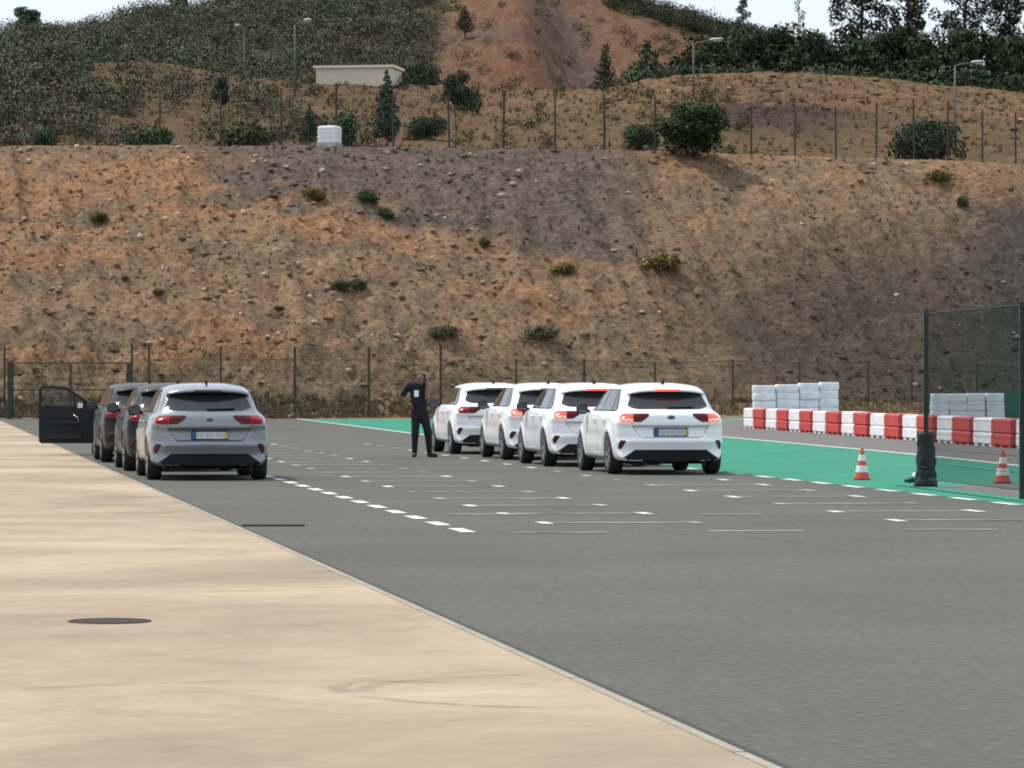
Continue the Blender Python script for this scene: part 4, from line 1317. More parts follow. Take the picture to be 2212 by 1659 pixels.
def car_F(x, y, z):
    ax = np.abs(x)
    d = poly_sd(SIL, y, z)
    # hollow behind the number plate, narrowing downwards
    hw = np.interp(z, [.57, .60, .66, .76], [.42, .50, .56, .60])
    rec = (1 - sstep(hw - .03, hw + .02, ax)) * sstep(.585, .61, z) * (1 - sstep(.735, .765, z)) * (y < -.3)
    d = d - .028 * rec
    # scooped bumper corners
    r = .27 + .22 * sstep(2.3, 3.1, y)
    r = r * (.32 + .68 * sstep(.20, .45, z))
    r = r * (1 - .5 * sstep(1.05, 1.3, z))
    p = 3.0
    W = car_W(y, z)
    F = (((ax / W) ** p + np.clip(1 - d / r, 0, None) ** p) ** (1 / p) - 1) * np.minimum(r, .3)
    for yc in (0.0, 2.65):
        cyl = .355 - np.hypot(y - yc, z - .317)
        F = np.where((ax > .55), np.maximum(F, np.minimum(cyl, (ax - .55))), F)
    return F
hv = .026
gxs = np.arange(-.98, .981, hv); gys = np.arange(-.88, 3.60, hv); gzs = np.arange(.12, 1.52, hv)
GX, GY, GZ = np.meshgrid(gxs, gys, gzs, indexing='ij')
FV = car_F(GX, GY, GZ)
bv, bq = surface_nets(FV, (gxs[0], gys[0], gzs[0]), hv)
for _ in range(3):
    e = 1e-3
    f0 = car_F(bv[:, 0], bv[:, 1], bv[:, 2])
    gr_ = np.stack([(car_F(bv[:, 0] + (d == 0) * e, bv[:, 1] + (d == 1) * e, bv[:, 2] + (d == 2) * e) - f0) / e for d in range(3)], -1)
    g2 = (gr_ ** 2).sum(1) + 1e-4
    stp = np.clip(f0 / g2, -.02, .02)[:, None] * gr_
    bv = bv - np.clip(stp, -.012, .012)
cen = bv[bq].mean(1)
dist = np.minimum(np.hypot(cen[:, 1], cen[:, 2] - .317), np.hypot(cen[:, 1] - 2.65, cen[:, 2] - .317))
dark = ((dist < .352) & (np.abs(cen[:, 0]) > .5)) | (cen[:, 2] < .222)
_bo = np_mesh('body', bv, bq, None, smooth=True, mats=[M['paint_white'], M['plastic']], midx=dark.astype(int))
BODY = _bo.data; bpy.data.objects.remove(_bo)
del FV, GX, GY, GZ

def bis(fn, a, b, it=26):
    """fn(a)>0 outside, fn(b)<0 inside"""
    a = np.array(a, float); b = np.array(b, float)
    for _ in range(it):
        m_ = (a + b) / 2; f = fn(m_)
        a = np.where(f > 0, m_, a); b = np.where(f > 0, b, m_)
    return a
def rear_y(x, z): return bis(lambda y: car_F(x, y, z), np.full(np.shape(x), -1.2), np.full(np.shape(x), .45))
def front_y(x, z): return bis(lambda y: car_F(x, y, z), np.full(np.shape(x), 4.0), np.full(np.shape(x), 2.2))
def side_x(y, z): return bis(lambda x: car_F(x, y, z), np.full(np.shape(y), 1.3), np.full(np.shape(y), .0))
def top_z(x, y): return bis(lambda z: car_F(x, y, z), np.full(np.shape(x), 1.8), np.full(np.shape(x), .7))

def patch(kind, rows, lo, hi, nu, off=.004, sgn=1, mir=False):
    """conforming patch: rows of v from lo[i] to hi[i]; rear/front: v=z,u=x ; side: v=z,u=y ; top: v=y,u=x"""
    rows = np.asarray(rows, float); lo = np.asarray(lo, float); hi = np.asarray(hi, float)
    t_ = np.linspace(0, 1, nu)
    Uu = lo[:, None] * (1 - t_) + hi[:, None] * t_; Vv = rows[:, None] + 0 * Uu
    if kind == 'rear':
        D = rear_y(Uu, Vv)
        P = np.stack([Uu, D - off, Vv], -1)
    elif kind == 'front':
        P = np.stack([Uu, front_y(Uu, Vv) + off, Vv], -1)
    elif kind == 'top':
        P = np.stack([Uu, Vv, top_z(Uu, Vv) + off], -1)
    else:
        P = np.stack([sgn * (side_x(Uu, Vv) + off), Uu, Vv], -1)
    if mir:
        P[..., 0] *= -1
    nr_, nu_ = Uu.shape
    ii = np.arange(nr_ * nu_).reshape(nr_, nu_)
    Fq_ = np.stack([ii[:-1, :-1], ii[:-1, 1:], ii[1:, 1:], ii[1:, :-1]], -1).reshape(-1, 4)
    nrm = np.cross(P[0, 1] - P[0, 0], P[1, 0] - P[0, 0])
    out = {'rear': (0, -1, 0), 'front': (0, 1, 0), 'top': (0, 0, 1)}.get(kind, (sgn, 0, 0))
    mid = P[nr_ // 2, nu_ // 2]; a_ = P[nr_ // 2, min(nu_ // 2 + 1, nu_ - 1)] - P[nr_ // 2, nu_ // 2 - 1]; c_ = P[min(nr_ // 2 + 1, nr_ - 1), nu_ // 2] - P[max(nr_ // 2 - 1, 0), nu_ // 2]
    if np.dot(np.cross(a_, c_), out) < 0:
        Fq_ = Fq_[:, ::-1]
    return P.reshape(-1, 3), Fq_

def mkmesh(name, vf, mat, smooth=True):
    o = np_mesh(name, vf[0], vf[1], mat, smooth=smooth); me = o.data; bpy.data.objects.remove(o); return me
def mbmesh(name, mb, mat, smooth=False, mats=None):
    o = mb.build(name, mat, smooth=smooth, mats=mats); me = o.data; bpy.data.objects.remove(o); return me
CAR = {}
L_ = np.linspace
# rear window with rounded corners
zz = L_(1.032, 1.318, 16); tt_ = (zz - 1.032) / (1.318 - 1.032)
hwid = .665 - .125 * tt_
hwid = hwid - .16 * np.clip(1 - tt_ / .22, 0, 1) ** 2.2 - .07 * np.clip((tt_ - .8) / .2, 0, 1) ** 2
CAR['rear_window'] = mkmesh('rear_window', patch('rear', zz, -hwid, hwid, 25, .004), M['glass'])
# lower rear apron
zz = L_(.196, .395, 10); hw_ = np.clip(.57 + (.395 - zz) / .11 * .16, 0, .76)
CAR['rear_apron'] = mkmesh('rear_apron', patch('rear', zz, -hw_, hw_, 23, .006), M['plastic'])
def tail(mir, x0, x1, lit):
    zz = L_(.832, .966, 9); s = (zz - .832) / .134
    inner = .335 + .15 * (1 - s) ** 1.6 + .02 * np.clip((s - .8) / .2, 0, 1)
    Wz = car_W(np.full(9, -.62), zz) * .955
    a = np.maximum(inner, x0 if x0 else 0); b = np.minimum(Wz, x1 if x1 else 9)
    b = b - .03 * np.abs(s - .5) ** 2 * 4 * (x1 is None)
    return patch('rear', zz, a, b, 13, .006, mir=mir)
for sd, mir in (('L', True), ('R', False)):
    CAR['tail_in' + sd] = mkmesh('inner_lens', tail(mir, None, .60, 0), M['lens_dark'])
    CAR['tail_out' + sd] = mkmesh('outer_lens', tail(mir, .603, None, 0), M['lens'])
    mb = MB()
    for k in range(4):
        for r2 in range(1):
            x = .63 + .042 * k; z = .862 + (.012 if k % 2 else 0)
            y = float(rear_y(np.array([x]), np.array([z]))[0]) - .012
            mb.box(((-x if mir else x), y, z), (.034, .012, .030))
    CAR['tail_core' + sd] = mbmesh('bulb_cluster', mb, M['lens'])
    zz = L_(.405, .545, 8); s = (zz - .405) / .14
    a = .71 + .07 * (1 - s) ** 1.2; b = .775 + .055 * (1 - s)
    Wz = car_W(np.full(8, -.6), zz) * .965
    CAR['slot' + sd] = mkmesh('bumper_slot', patch('rear', zz, a, np.minimum(b + .02, Wz), 7, .005, mir=mir), M['plastic'])
    zz2 = L_(.43, .525, 6); s2 = (zz2 - .405) / .14
    a2 = .73 + .06 * (1 - s2); CAR['refl' + sd] = mkmesh('reflector', patch('rear', zz2, a2, a2 + .045, 5, .008, mir=mir), M['reflector'])
    sg = -1 if mir else 1
    # side glazing: black surround, three panes, pillars
    zz = L_(.995, 1.345, 12); s = (zz - .995) / .35
    rear_e = -.20 + .36 * s ** 1.3; front_e = 2.42 - 1.03 * s
    CAR['dlo' + sd] = mkmesh('window_surround', patch('side', zz, rear_e, front_e, 40, .003, sg), M['plastic'])
    zz = L_(1.012, 1.330, 10); s = (zz - .995) / .35
    re_ = -.20 + .36 * s ** 1.3 + .03; fe_ = 2.42 - 1.03 * s - .05
    q1 = .14 + .14 * s; q2 = .98 + 0 * s
    CAR['q1' + sd] = mkmesh('quarter_pane', patch('side', zz, re_, q1 - .02, 10, .007, sg), M['glass'])
    CAR['q2' + sd] = mkmesh('rear_door_pane', patch('side', zz, q1 + .02, q2 - .03, 16, .007, sg), M['glass'])
    CAR['q3' + sd] = mkmesh('front_door_pane', patch('side', zz, q2 + .03, fe_, 22, .007, sg), M['glass'])
    # door handles
    for nm, yy in (('h1', .32), ('h2', 1.22)):
        xx = float(side_x(np.array([yy]), np.array([.865]))[0])
        mb = MB(); mb.tube([(sg * (xx + .004), yy - .10, .862), (sg * (xx + .035), yy - .07, .865), (sg * (xx + .035), yy + .07, .868), (sg * (xx + .004), yy + .10, .868)], .014, 6)
        CAR[nm + sd] = mbmesh('door_handle', mb, M['paint_white'], True)
    # shut lines
    zz = L_(.26, .99, 14)
    for nm, fn in (('g1', lambda z: .98 + 0 * z), ('g2', lambda z: np.where(z < .62, .30 + .28 * np.clip((.62 - z) / .36, 0, 1) ** .7, .30 - .30 * sstep(.62, 1.0, z))), ('g3', lambda z: 2.06 - .12 * sstep(.5, .99, z))):
        CAR[nm + sd] = mkmesh('shut_line', patch('side', zz, fn(zz) - .005, fn(zz) + .005, 2, .002, sg), M['gap'])
    zz = L_(.20, .265, 3)
    CAR['sill' + sd] = mkmesh('sill_trim', patch('side', zz, .40 + 0 * zz, 2.25 + 0 * zz, 20, .004, sg), M['plastic'])
    # mirror
    mb = MB(); vs, fs = [], []; n1_, n2_ = 8, 12
    for i in range(n1_ + 1):
        th = math.pi * i / n1_
        for q in range(n2_):
            a = 2 * math.pi * q / n2_; e = .6
            sx_ = math.copysign(abs(math.cos(a) * math.sin(th)) ** e, math.cos(a)); sz_ = math.copysign(abs(math.sin(a) * math.sin(th)) ** e, math.sin(a)); cy_ = math.cos(th)
            vs.append((sg * (0.965 + .098 * sx_), 1.985 + (.10 if cy_ > 0 else .045) * cy_, 1.02 + .085 * sz_))
    for i in range(n1_):
        for q in range(n2_):
            q2_ = (q + 1) % n2_; fs.append((i * n2_ + q, i * n2_ + q2_, (i + 1) * n2_ + q2_, (i + 1) * n2_ + q))
    mb.add(vs, fs)
    mb.tube([(sg * .84, 2.0, .985), (sg * .93, 1.99, .985)], .028, 6)
    CAR['mir' + sd] = mbmesh('door_mirror', mb, M['plastic'], True)
    mb = MB(); mb.box((sg * .965, 1.936, 1.02), (.15, .006, .115)); CAR['mirg' + sd] = mbmesh('mirror_glass', mb, M['mirror'])
    # headlight
    zz = L_(.66, .76, 6); CAR['head' + sd] = mkmesh('headlight', patch('front', zz, .48 + 0 * zz, .74 + 0 * zz, 8, .004, mir=mir), M['chrome'])
# windscreen, grille
yy = L_(1.58, 2.46, 14); hw2 = .56 + .13 * (yy - 1.58) / .88
CAR['windscreen'] = mkmesh('windscreen', patch('top', yy, -hw2, hw2, 18, .004), M['glass'])
zz = L_(.52, .66, 5); CAR['grille'] = mkmesh('grille', patch('front', zz, -.42 + 0 * zz, .42 + 0 * zz, 15, .004), M['plastic'])
# spoiler at the end of the roof, brake light in its rear edge
mb = MB(); vs, fs = [], []; NX = 25
prof = [(-.02, 1.416, .006), (-.20, 1.393, .006), (-.36, 1.362, .0), (-.425, 1.342, 0), (-.432, 1.312, 0), (-.40, 1.306, 0), (-.27, 1.318, -.004)]
for i in range(NX):
    s = -1 + 2 * i / (NX - 1); a_ = abs(s)
    for (y, z, o_) in prof:
        hwp = .60 + .02 * (1 - (z - 1.3) / .12)
        vs.append((s * hwp, y + .13 * a_ ** 3.2, z + o_ - .042 * a_ ** 4.0 - .010 * a_ ** 2))
npf = len(prof)
for i in range(NX - 1):
    for k in range(npf - 1):
        fs.append((i * npf + k, i * npf + k + 1, (i + 1) * npf + k + 1, (i + 1) * npf + k))
fs.append(tuple(range(npf))[::-1]); fs.append(tuple((NX - 1) * npf + k for k in range(npf)))
mb.add(vs, fs); CAR['spoiler'] = mbmesh('roof_spoiler', mb, M['paint_white'], True)
mb = MB(); vs, fs = [], []
for i in range(9):
    s = -1 + 2 * i / 8
    x = .205 * s; a_ = abs(x / .58)
    yb = -.436 + .13 * a_ ** 3.2
    for (dy, z) in ((0.004, 1.313), (-.006, 1.316), (-.003, 1.338), (.006, 1.341)):
        vs.append((x, yb + dy, z - .012 * a_ ** 2))
for i in range(8):
    for k in range(3): fs.append((i * 4 + k, i * 4 + k + 1, (i + 1) * 4 + k + 1, (i + 1) * 4 + k))
fs.append((0, 1, 2, 3)); fs.append((32, 33, 34, 35)[::-1])
mb.add(vs, fs); CAR['brake'] = mbmesh('high_brake_light', mb, M['brake_off'])
# aerial fin, badge, wiper, tailgate lines, exhaust, plate
mb = MB(); mb.add([(-.022, -.06, 1.425), (.022, -.06, 1.425), (.018, .12, 1.433), (-.018, .12, 1.433), (-.008, -.055, 1.492), (.008, -.055, 1.492), (0, .03, 1.462)],
                  [(0, 1, 5, 4), (1, 2, 6, 5), (3, 0, 4, 6), (2, 3, 6), (4, 5, 6)])
CAR['aerial'] = mbmesh('aerial_fin', mb, M['plastic'])
yb = float(rear_y(np.array([0.]), np.array([.90]))[0])
mb = MB(); vs = []; fs = []
for (r1, dy) in ((1.0, 0.0), (1.0, -.008), (.82, -.010)):
    for q in range(20):
        a = 2 * math.pi * q / 20; z_ = .905 + .034 * r1 * math.sin(a)
        vs.append((.066 * r1 * math.cos(a), yb + dy - .002 + (.905 - z_) * -.24 * 0, z_))
for i in range(2):
    for q in range(20): fs.append((i * 20 + q, i * 20 + (q + 1) % 20, (i + 1) * 20 + (q + 1) % 20, (i + 1) * 20 + q))
mb.add(vs, fs); CAR['badge'] = mbmesh('badge_ring', mb, M['chrome'])
mb = MB(); mb.add([(.054 * math.cos(6.283 * q / 20), yb - .0115, .905 + .028 * math.sin(6.283 * q / 20)) for q in range(20)], [tuple(range(20))])
CAR['badgef'] = mbmesh('badge_face', mb, M['badge'])
mb = MB(); wp = []
for k in range(7):
    x = -.02 + .40 * k / 6; z = 1.052 + .012 * k / 6
    wp.append((x, float(rear_y(np.array([x]), np.array([z]))[0]) - .022, z))
mb.tube(wp, [.018, .016, .014, .013, .012, .011, .010], 6); mb.tube([(-.02, wp[0][1] + .03, 1.045), wp[0]], .03, 8)
CAR['wiper'] = mbmesh('rear_wiper', mb, M['plastic'], True)
zz = np.array([.764, .773]); CAR['tg1'] = mkmesh('tailgate_lip_line', patch('rear', zz, np.array([-.6, -.6]), np.array([.6, .6]), 21, .003), M['gap'])
zz = L_(.583, .591, 2); CAR['tg2'] = mkmesh('tailgate_bottom_line', patch('rear', zz, np.array([-.44, -.46]), np.array([.44, .46]), 17, .003), M['gap'])
for sd, mir in (('L', True), ('R', False)):
    zz = L_(.59, .83, 8); xe = .46 + .17 * ((zz - .59) / .24) ** .6
    CAR['tg3' + sd] = mkmesh('tailgate_side_line', patch('rear', zz, xe - .004, xe + .004, 2, .003, mir=mir), M['gap'])
mb = MB(); mb.lathe([(.03, -.72), (.034, -.73), (.034, -.50), (.03, -.50)], 10)
mb.v = [(x - .42, z, y + .215) for (x, y, z) in mb.v]
CAR['exhaust'] = mbmesh('exhaust_pipe', mb, M['badge'], True)
mb = MB(); mb.box((0, .6, .185), (1.2, 1.9, .04)).box((0, 0, .25), (1.3, .10, .09)).box((-.35, -.42, .20), (.42, .28, .10))
CAR['underbody'] = mbmesh('underbody', mb, M['disc_dark'])
yp = float(rear_y(np.array([0.]), np.array([.67]))[0]) - .008
mb = MB(); mb.box((0, yp, .668), (.545, .012, .135)); CAR['pl0'] = mbmesh('plate_frame', mb, M['plastic'])
mb = MB(); mb.box((.012, yp - .008, .669), (.425, .006, .103)); CAR['pl1'] = mbmesh('plate_field', mb, M['plate_white'])
mb = MB(); mb.box((-.236, yp - .008, .669), (.062, .006, .103)); CAR['pl2'] = mbmesh('plate_country_band', mb, M['plate_blue'])
mb = MB(); mb.box((.2465, yp - .008, .669), (.038, .006, .103)); CAR['pl3'] = mbmesh('plate_date_band', mb, M['plate_yellow'])
mb = MB()
for cx_ in (-.165, -.105, -.02, .04, .13, .19):
    for (dx, dz, w_, h_) in ((-.013, 0, .007, .07), (.013, .012, .007, .045), (0, .03, .02, .007), (.003, -.008, .018, .007)):
        mb.box((cx_ + dx * 1.1 - .012, yp - .0115, .669 + dz), (w_, .002, h_))
CAR['pl4'] = mbmesh('plate_marks', mb, M['plate_mark'])
# wheels
mb = MB(); mb.lathe([(.215, -.095), (.29, -.108), (.312, -.085), (.317, -.04), (.317, .04), (.312, .085), (.29, .108), (.215, .095)], 36, 'x')
CAR['tyre'] = mbmesh('tyre', mb, M['rubber'], True)
mb = MB(); mb.lathe([(.216, -.10), (.205, -.10), (.20, -.06), (.20, .06), (.205, .10), (.216, .10)], 30, 'x')
for s_ in (-1, 1):
    for q in range(10):
        a = 2 * math.pi * (q // 2) / 5 + (.13 if q % 2 else -.13)
        c_, s2_ = math.cos(a), math.sin(a); w_ = .017
        vs = []
        for (r0, wx) in ((.03, .075), (.20, .09)):
            for (du, dx) in ((-w_, -.012), (w_, -.012), (w_, .012), (-w_, .012)):
                vs.append((s_ * (wx + dx), r0 * c_ - du * s2_, r0 * s2_ + du * c_))
        mb.add(vs, [(0, 1, 5, 4), (1, 2, 6, 5), (2, 3, 7, 6), (3, 0, 4, 7)])
    mb.lathe([(0, s_ * .085), (.045, s_ * .082), (.05, s_ * .065)], 14, 'x')
CAR['rim'] = mbmesh('rim', mb, M['alloy'])
mb = MB(); mb.lathe([(0, -.03), (.2, -.03), (.2, .03), (0, .03)], 26, 'x'); CAR['brk'] = mbmesh('brake_disc', mb, M['disc_dark'])

def over(o, mat, slot=0):
    """give this object its own material without touching the shared mesh"""
    o.material_slots[slot].link = 'OBJECT'; o.material_slots[slot].material = mat

def make_car(X, Z, paint, label, lit=False, brake=False, group=None, door_open=False, steer=0.0):
    t = empty('parked_car', (X, Z, 0), HEAD)
    tag(t, label, 'car', group)
    b = mkobj('body', BODY, t); over(b, paint)
    o = mkobj('roof_spoiler', CAR['spoiler'], t); over(o, paint)
    br = mkobj('high_brake_light', CAR['brake'], o)
    if brake: over(br, M['lens_lit'])
    rw = mkobj('rear_window', CAR['rear_window'], t)
    mkobj('wiper', CAR['wiper'], rw)
    mkobj('rear_apron', CAR['rear_apron'], t); mkobj('underbody', CAR['underbody'], t); mkobj('exhaust_pipe', CAR['exhaust'], t)
    bd = mkobj('badge', CAR['badge'], t); mkobj('badge_face', CAR['badgef'], bd)
    pf = mkobj('number_plate', CAR['pl0'], t)
    for k, nm in (('pl1', 'plate_field'), ('pl2', 'blue_band'), ('pl3', 'yellow_band'), ('pl4', 'plate_marks')): mkobj(nm, CAR[k], pf)
    for k in ('tg1', 'tg2', 'tg3L', 'tg3R'): mkobj('tailgate_gap', CAR[k], t)
    mkobj('windscreen', CAR['windscreen'], t); mkobj('grille', CAR['grille'], t); mkobj('aerial_fin', CAR['aerial'], t)
    for sd in 'LR':
        tl = mkobj('tail_light', CAR['tail_out' + sd], t)
        mkobj('inner_lens', CAR['tail_in' + sd], tl); c_ = mkobj('bulb_cluster', CAR['tail_core' + sd], tl)
        if lit: over(tl, M['lens_lit']); over(c_, M['lens_core'])
        s_ = mkobj('bumper_slot', CAR['slot' + sd], t); mkobj('reflector', CAR['refl' + sd], s_)
        w = mkobj('side_window', CAR['dlo' + sd], t)
        for k in ('q1', 'q2', 'q3'):
            if door_open and sd == 'L' and k == 'q3': continue
            mkobj('pane', CAR[k + sd], w)
        for k in ('h1', 'h2'):
            if door_open and sd == 'L' and k == 'h2': continue
            h = mkobj('door_handle', CAR[k + sd], t); over(h, paint)
        for k in ('g1', 'g2', 'g3'): mkobj('shut_line', CAR[k + sd], t)
        mkobj('sill_trim', CAR['sill' + sd], t); mkobj('headlight', CAR['head' + sd], t)
        if not (door_open and sd == 'L'):
            mi = mkobj('door_mirror', CAR['mir' + sd], t); mkobj('mirror_glass', CAR['mirg' + sd], mi)
    for (wx, wy) in ((-.785, 0), (.785, 0), (-.785, 2.65), (.785, 2.65)):
        w = mkobj('wheel', CAR['tyre'], t); w.location = (wx, wy, .317)
        if wy > 1: w.rotation_euler[2] = steer
        mkobj('rim', CAR['rim'], w); mkobj('brake_disc', CAR['brk'], w)
    return t

gW, gL = 'white hatchbacks queued on the right', 'grey hatchbacks parked in line on the left'
make_car(2.39, 64.7, M['paint_white'], 'nearest white hatchback, number plate in full view, tail lights lit', True, True, gW)
make_car(1.42, 70.6, M['paint_white'], 'second white hatchback from the front of the picture, tail lights lit', True, True, gW)
make_car(.68, 76.6, M['paint_white'], 'third white hatchback, between two others, only its left lights showing', True, False, gW)
make_car(-.38, 82.7, M['paint_white'], 'farthest white hatchback next to the standing man, lights off', False, False, gW)
make_car(-4.58, 61.0, M['paint_silver'], 'nearest silver hatchback on the left beside the concrete edge', False, False, gL)
make_car(-5.50, 67.0, M['paint_grey'], 'dark grey hatchback directly in front of the silver one', False, False, gL)
make_car(-6.60, 74.2, M['paint_grey'], 'dark grey hatchback, third in the left line', False, False, gL)
dc = make_car(-7.22, 79.8, M['paint_black'], 'black hatchback with its driver door wide open, front of the left line', False, False, gL, door_open=True)

# open driver's door of the black car: built in hinge coordinates, x along the door
dr = empty('open_door', (-.865, 1.98, 0), math.radians(180 - 5)); dr.parent = dc
dr['label'] = 'open black driver door with its window frame'
mb = MB(); out = [(0, .27), (0.02, .95), (.10, 1.0), (.60, 1.345), (1.02, 1.372), (1.10, 1.33), (1.11, .99), (1.11, .27), (1.06, .23), (.06, .23)]
low = [(0, .27), (0.02, .97), (1.11, .985), (1.11, .27), (1.06, .23), (.06, .23)]
vs = [(x, -.05, z) for x, z in low] + [(x, .05, z) for x, z in low]; n = len(low)
fs = [tuple(range(n)), tuple(range(n, 2 * n))[::-1]] + [(i, (i + 1) % n, n + (i + 1) % n, n + i) for i in range(n)]
mb.add(vs, fs); mb.build('door_panel', M['door_trim'], dr)
mb = MB()
fr = [(.03, .97), (.58, 1.345), (1.02, 1.365), (1.085, 1.33), (1.095, .98)]
for i in range(len(fr) - 1):
    mb.tube([(fr[i][0], 0, fr[i][1]), (fr[i + 1][0], 0, fr[i + 1][1])], .034, 6)
mb.tube([(.40, 0, .97), (.40, 0, 1.22)], .02, 6)
mb.build('window_frame', M['door_trim'], dr)
MB().add([(.06, .0, .97), (1.08, .0, .985), (1.07, .0, 1.33), (1.0, .0, 1.35), (.58, .0, 1.33)], [(0, 1, 2, 3, 4)]).build('window_pane', None, dr).data.materials.clear()
g_, n_, l_, b_ = mat_new('clear_glass')
b_.inputs['Base Color'].default_value = (.03, .035, .04, 1); b_.inputs['Roughness'].default_value = .04; b_.inputs['Alpha'].default_value = .45
[o for o in dr.children if o.name.startswith('window_pane')][0].data.materials.append(g_)
mb = MB(); mb.box((.62, .075, .66), (.62, .05, .07)).box((.62, .075, .38), (.7, .05, .12)); mb.build('armrest', M['disc_dark'], dr)
mb = MB(); mb.tube([(.30, .09, .62), (.33, .10, .75), (.42, .10, .80)], .014, 6); mb.build('inner_handle', M['chrome'], dr, smooth=True)
mb = MB(); mb.box((.20, -.13, 1.0), (.17, .16, .13)); mb.build('mirror_shell', M['plastic'], dr)
mb = MB(); mb.box((.285, .02, .99), (.10, .10, .10)); mb.build('mirror_glass', M['chrome'], dr)

# ------------------------------------------------------------------ the standing man
def caps(px, py, pz, a, b, ra, rb):
    a = np.array(a, float); b = np.array(b, float); ab = b - a
    t_ = np.clip(((px - a[0]) * ab[0] + (py - a[1]) * ab[1] + (pz - a[2]) * ab[2]) / (ab @ ab), 0, 1)
    return np.sqrt((px - a[0] - ab[0] * t_) ** 2 + (py - a[1] - ab[1] * t_) ** 2 + (pz - a[2] - ab[2] * t_) ** 2) - (ra + (rb - ra) * t_)
def ell(px, py, pz, c, r):
    k = np.sqrt(((px - c[0]) / r[0]) ** 2 + ((py - c[1]) / r[1]) ** 2 + ((pz - c[2]) / r[2]) ** 2)
    return (k - 1) * min(r)
def smin(a, b, k):
    h_ = np.clip(.5 + .5 * (b - a) / k, 0, 1)
    return b * (1 - h_) + a * h_ - k * h_ * (1 - h_)
# local frame: x to the picture's right, y away from the camera, z up; he faces the camera
bones = [  # (a, b, ra, rb, region)
    ((-.055, .01, .83), (-.075, -.02, .46), .088, .062, 'tr'), ((-.075, -.02, .46), (-.085, .03, .09), .062, .045, 'tr'),
    ((.095, .01, .83), (.175, -.02, .47), .090, .064, 'tr'), ((.175, -.02, .47), (.205, .03, .09), .064, .046, 'tr'),
    ((-.085, .04, .045), (-.105, -.13, .035), .046, .036, 'sh'), ((.205, .03, .045), (.325, -.09, .035), .046, .036, 'sh'),
    ((.02, .02, .86), (.01, .03, 1.08), .138, .135, 'st'), ((.0, .03, 1.08), (-.02, .02, 1.33), .140, .150, 'st'),
    ((-.16, .02, 1.385), (.10, .02, 1.375), .075, .075, 'st'),
    ((-.205, .02, 1.375), (-.315, .06, 1.20), .064, .052, 'st'), ((-.305, .06, 1.22), (-.335, .06, 1.17), .050, .044, 'sk'),
    ((-.335, .06, 1.17), (-.215, -.03, 1.045), .042, .030, 'sk'),
    ((.135, .01, 1.36), (.165, -.10, 1.17), .062, .052, 'st'), ((.165, -.10, 1.17), (.165, -.13, 1.14), .046, .043, 'sk'),
    ((.165, -.13, 1.15), (.150, -.10, 1.43), .042, .030, 'sk'),
    ((-.01, .01, 1.39), (.012, -.035, 1.47), .058, .055, 'sk')]
hand1 = [((-.215, -.03, 1.045), (-.165, -.075, 1.015), .034, .028)] + \
        [((-.180 + .004 * k, -.055 - .004 * k, 1.035 - .018 * k), (-.135 + .006 * k, -.118, 1.020 - .022 * k), .0105, .008) for k in range(4)] + \
        [((-.205, -.03, 1.06), (-.165, .02, 1.085), .012, .009)]
hand2 = [((.150, -.10, 1.43), (.142, -.085, 1.50), .032, .034)] + \
        [((.150 - .012 * k, -.075 - .008 * k, 1.52), (.118 - .008 * k, -.06 - .018 * k, 1.575 - .008 * k), .0105, .008) for k in range(4)] + \
        [((.150, -.105, 1.47), (.112, -.105, 1.515), .012, .009)]
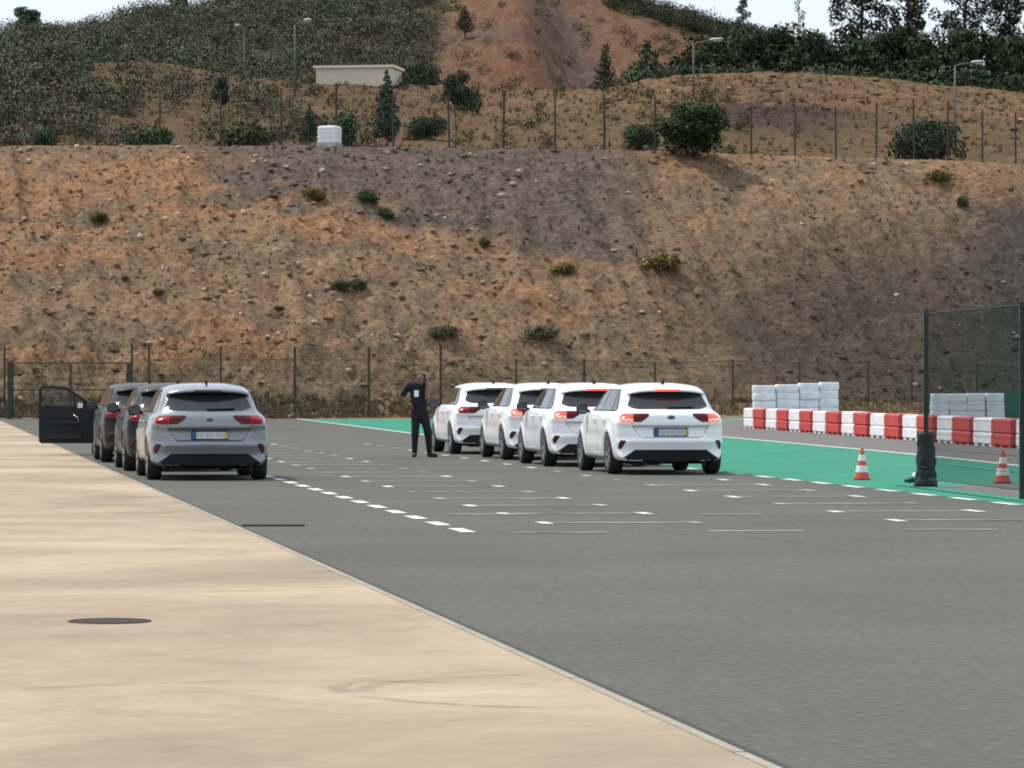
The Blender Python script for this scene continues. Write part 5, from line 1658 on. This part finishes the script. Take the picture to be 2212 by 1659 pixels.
def man_parts(px, py, pz):
    out = []
    for (a, b, ra, rb, rg) in bones:
        kf = {'tr': 1.13, 'st': 1.07}.get(rg, 1.03); ra, rb = ra * kf, rb * kf
        d = caps(px, py, pz, a, b, ra, rb)
        if rg == 'st' and ra > .12:
            d = caps(px, (py - .02) * 1.28, pz, a, b, ra, rb) * .85
        out.append((d, rg, .035 if rg != 'sh' else .02))
    out.append((ell(px, py, pz, (.026, -.075, 1.528), (.075, .098, .105)), 'sk', .02))           # head, bowed
    out.append((caps(px, py, pz, (.030, -.155, 1.475), (.030, -.168, 1.46), .02, .016), 'sk', .015))   # nose
    out.append((caps(px, py, pz, (.030, -.115, 1.435), (.030, -.128, 1.43), .035, .03), 'sk', .02))   # chin
    for s_ in (-1, 1):
        out.append((ell(px, py, pz, (.026 + s_ * .076, -.065, 1.515), (.012, .022, .032)), 'sk', .008))  # ears
    out.append((ell(px, py, pz, (.024, -.052, 1.556), (.083, .104, .092)), 'ha', .006))             # hair
    for (a, b, ra, rb) in hand1 + hand2:
        out.append((caps(px, py, pz, a, b, ra, rb), 'sk', .008))
    return out
hm = .0085
mx0 = (-.44, -.26, -.01)
ax_ = np.arange(mx0[0], .42, hm); ay_ = np.arange(mx0[1], .22, hm); az_ = np.arange(mx0[2], 1.70, hm)
PX, PY, PZ = np.meshgrid(ax_, ay_, az_, indexing='ij')
Fm = None
for (d, rg, kk) in man_parts(PX, PY, PZ):
    Fm = d if Fm is None else smin(Fm, d, kk)
mv, mq = surface_nets(Fm, mx0, hm)
mc = mv[mq].mean(1)
regs = ['st', 'tr', 'sk', 'ha', 'sh']
best = np.full(len(mc), 9.); reg = np.zeros(len(mc), int)
for (d, rg, kk) in man_parts(mc[:, 0], mc[:, 1], mc[:, 2]):
    upd = d < best; best = np.where(upd, d, best); reg = np.where(upd, regs.index(rg), reg)
# clean hems: sleeves, waist and ankles end on straight cuts
reg = np.where((reg == 0) & (mc[:, 2] < .93), 1, reg)
# creases in the cloth
cl_ = (reg < 2)
nzv = fbm(mv[:, 0] * 14 + mv[:, 1] * 9, mv[:, 2] * 16, 3) - .5
mv[:, 1] += nzv * .010 * (mv[:, 2] < 1.38)
px_, pz_ = G(905, 987.5)
t = empty('person', (px_, pz_, .0), math.radians(4))
tag(t, 'standing person in black T-shirt and trousers, head bowed, phone at ear, hand on hip', 'person')
np_mesh('body', mv, mq, None, t, smooth=True, mats=[M['shirt'], M['trousers'], M['skin'], M['hair'], M['shoe']], midx=reg)
MB().box((-.055, -.135, 1.235), (.085, .006, .125), math.radians(3)).build('badge_card', M['card'], t)
mb = MB()
mb.tube([(-.055, -.138, 1.30), (-.05, -.12, 1.40), (-.035, -.03, 1.455)], .004, 5); mb.tube([(-.055, -.138, 1.30), (.0, -.13, 1.40), (.05, -.03, 1.452)], .004, 5)
mb.build('lanyard', M['shirt'], t)
MB().box((.112, -.10, 1.545), (.012, .065, .135), .2).build('phone', M['phone'], t)
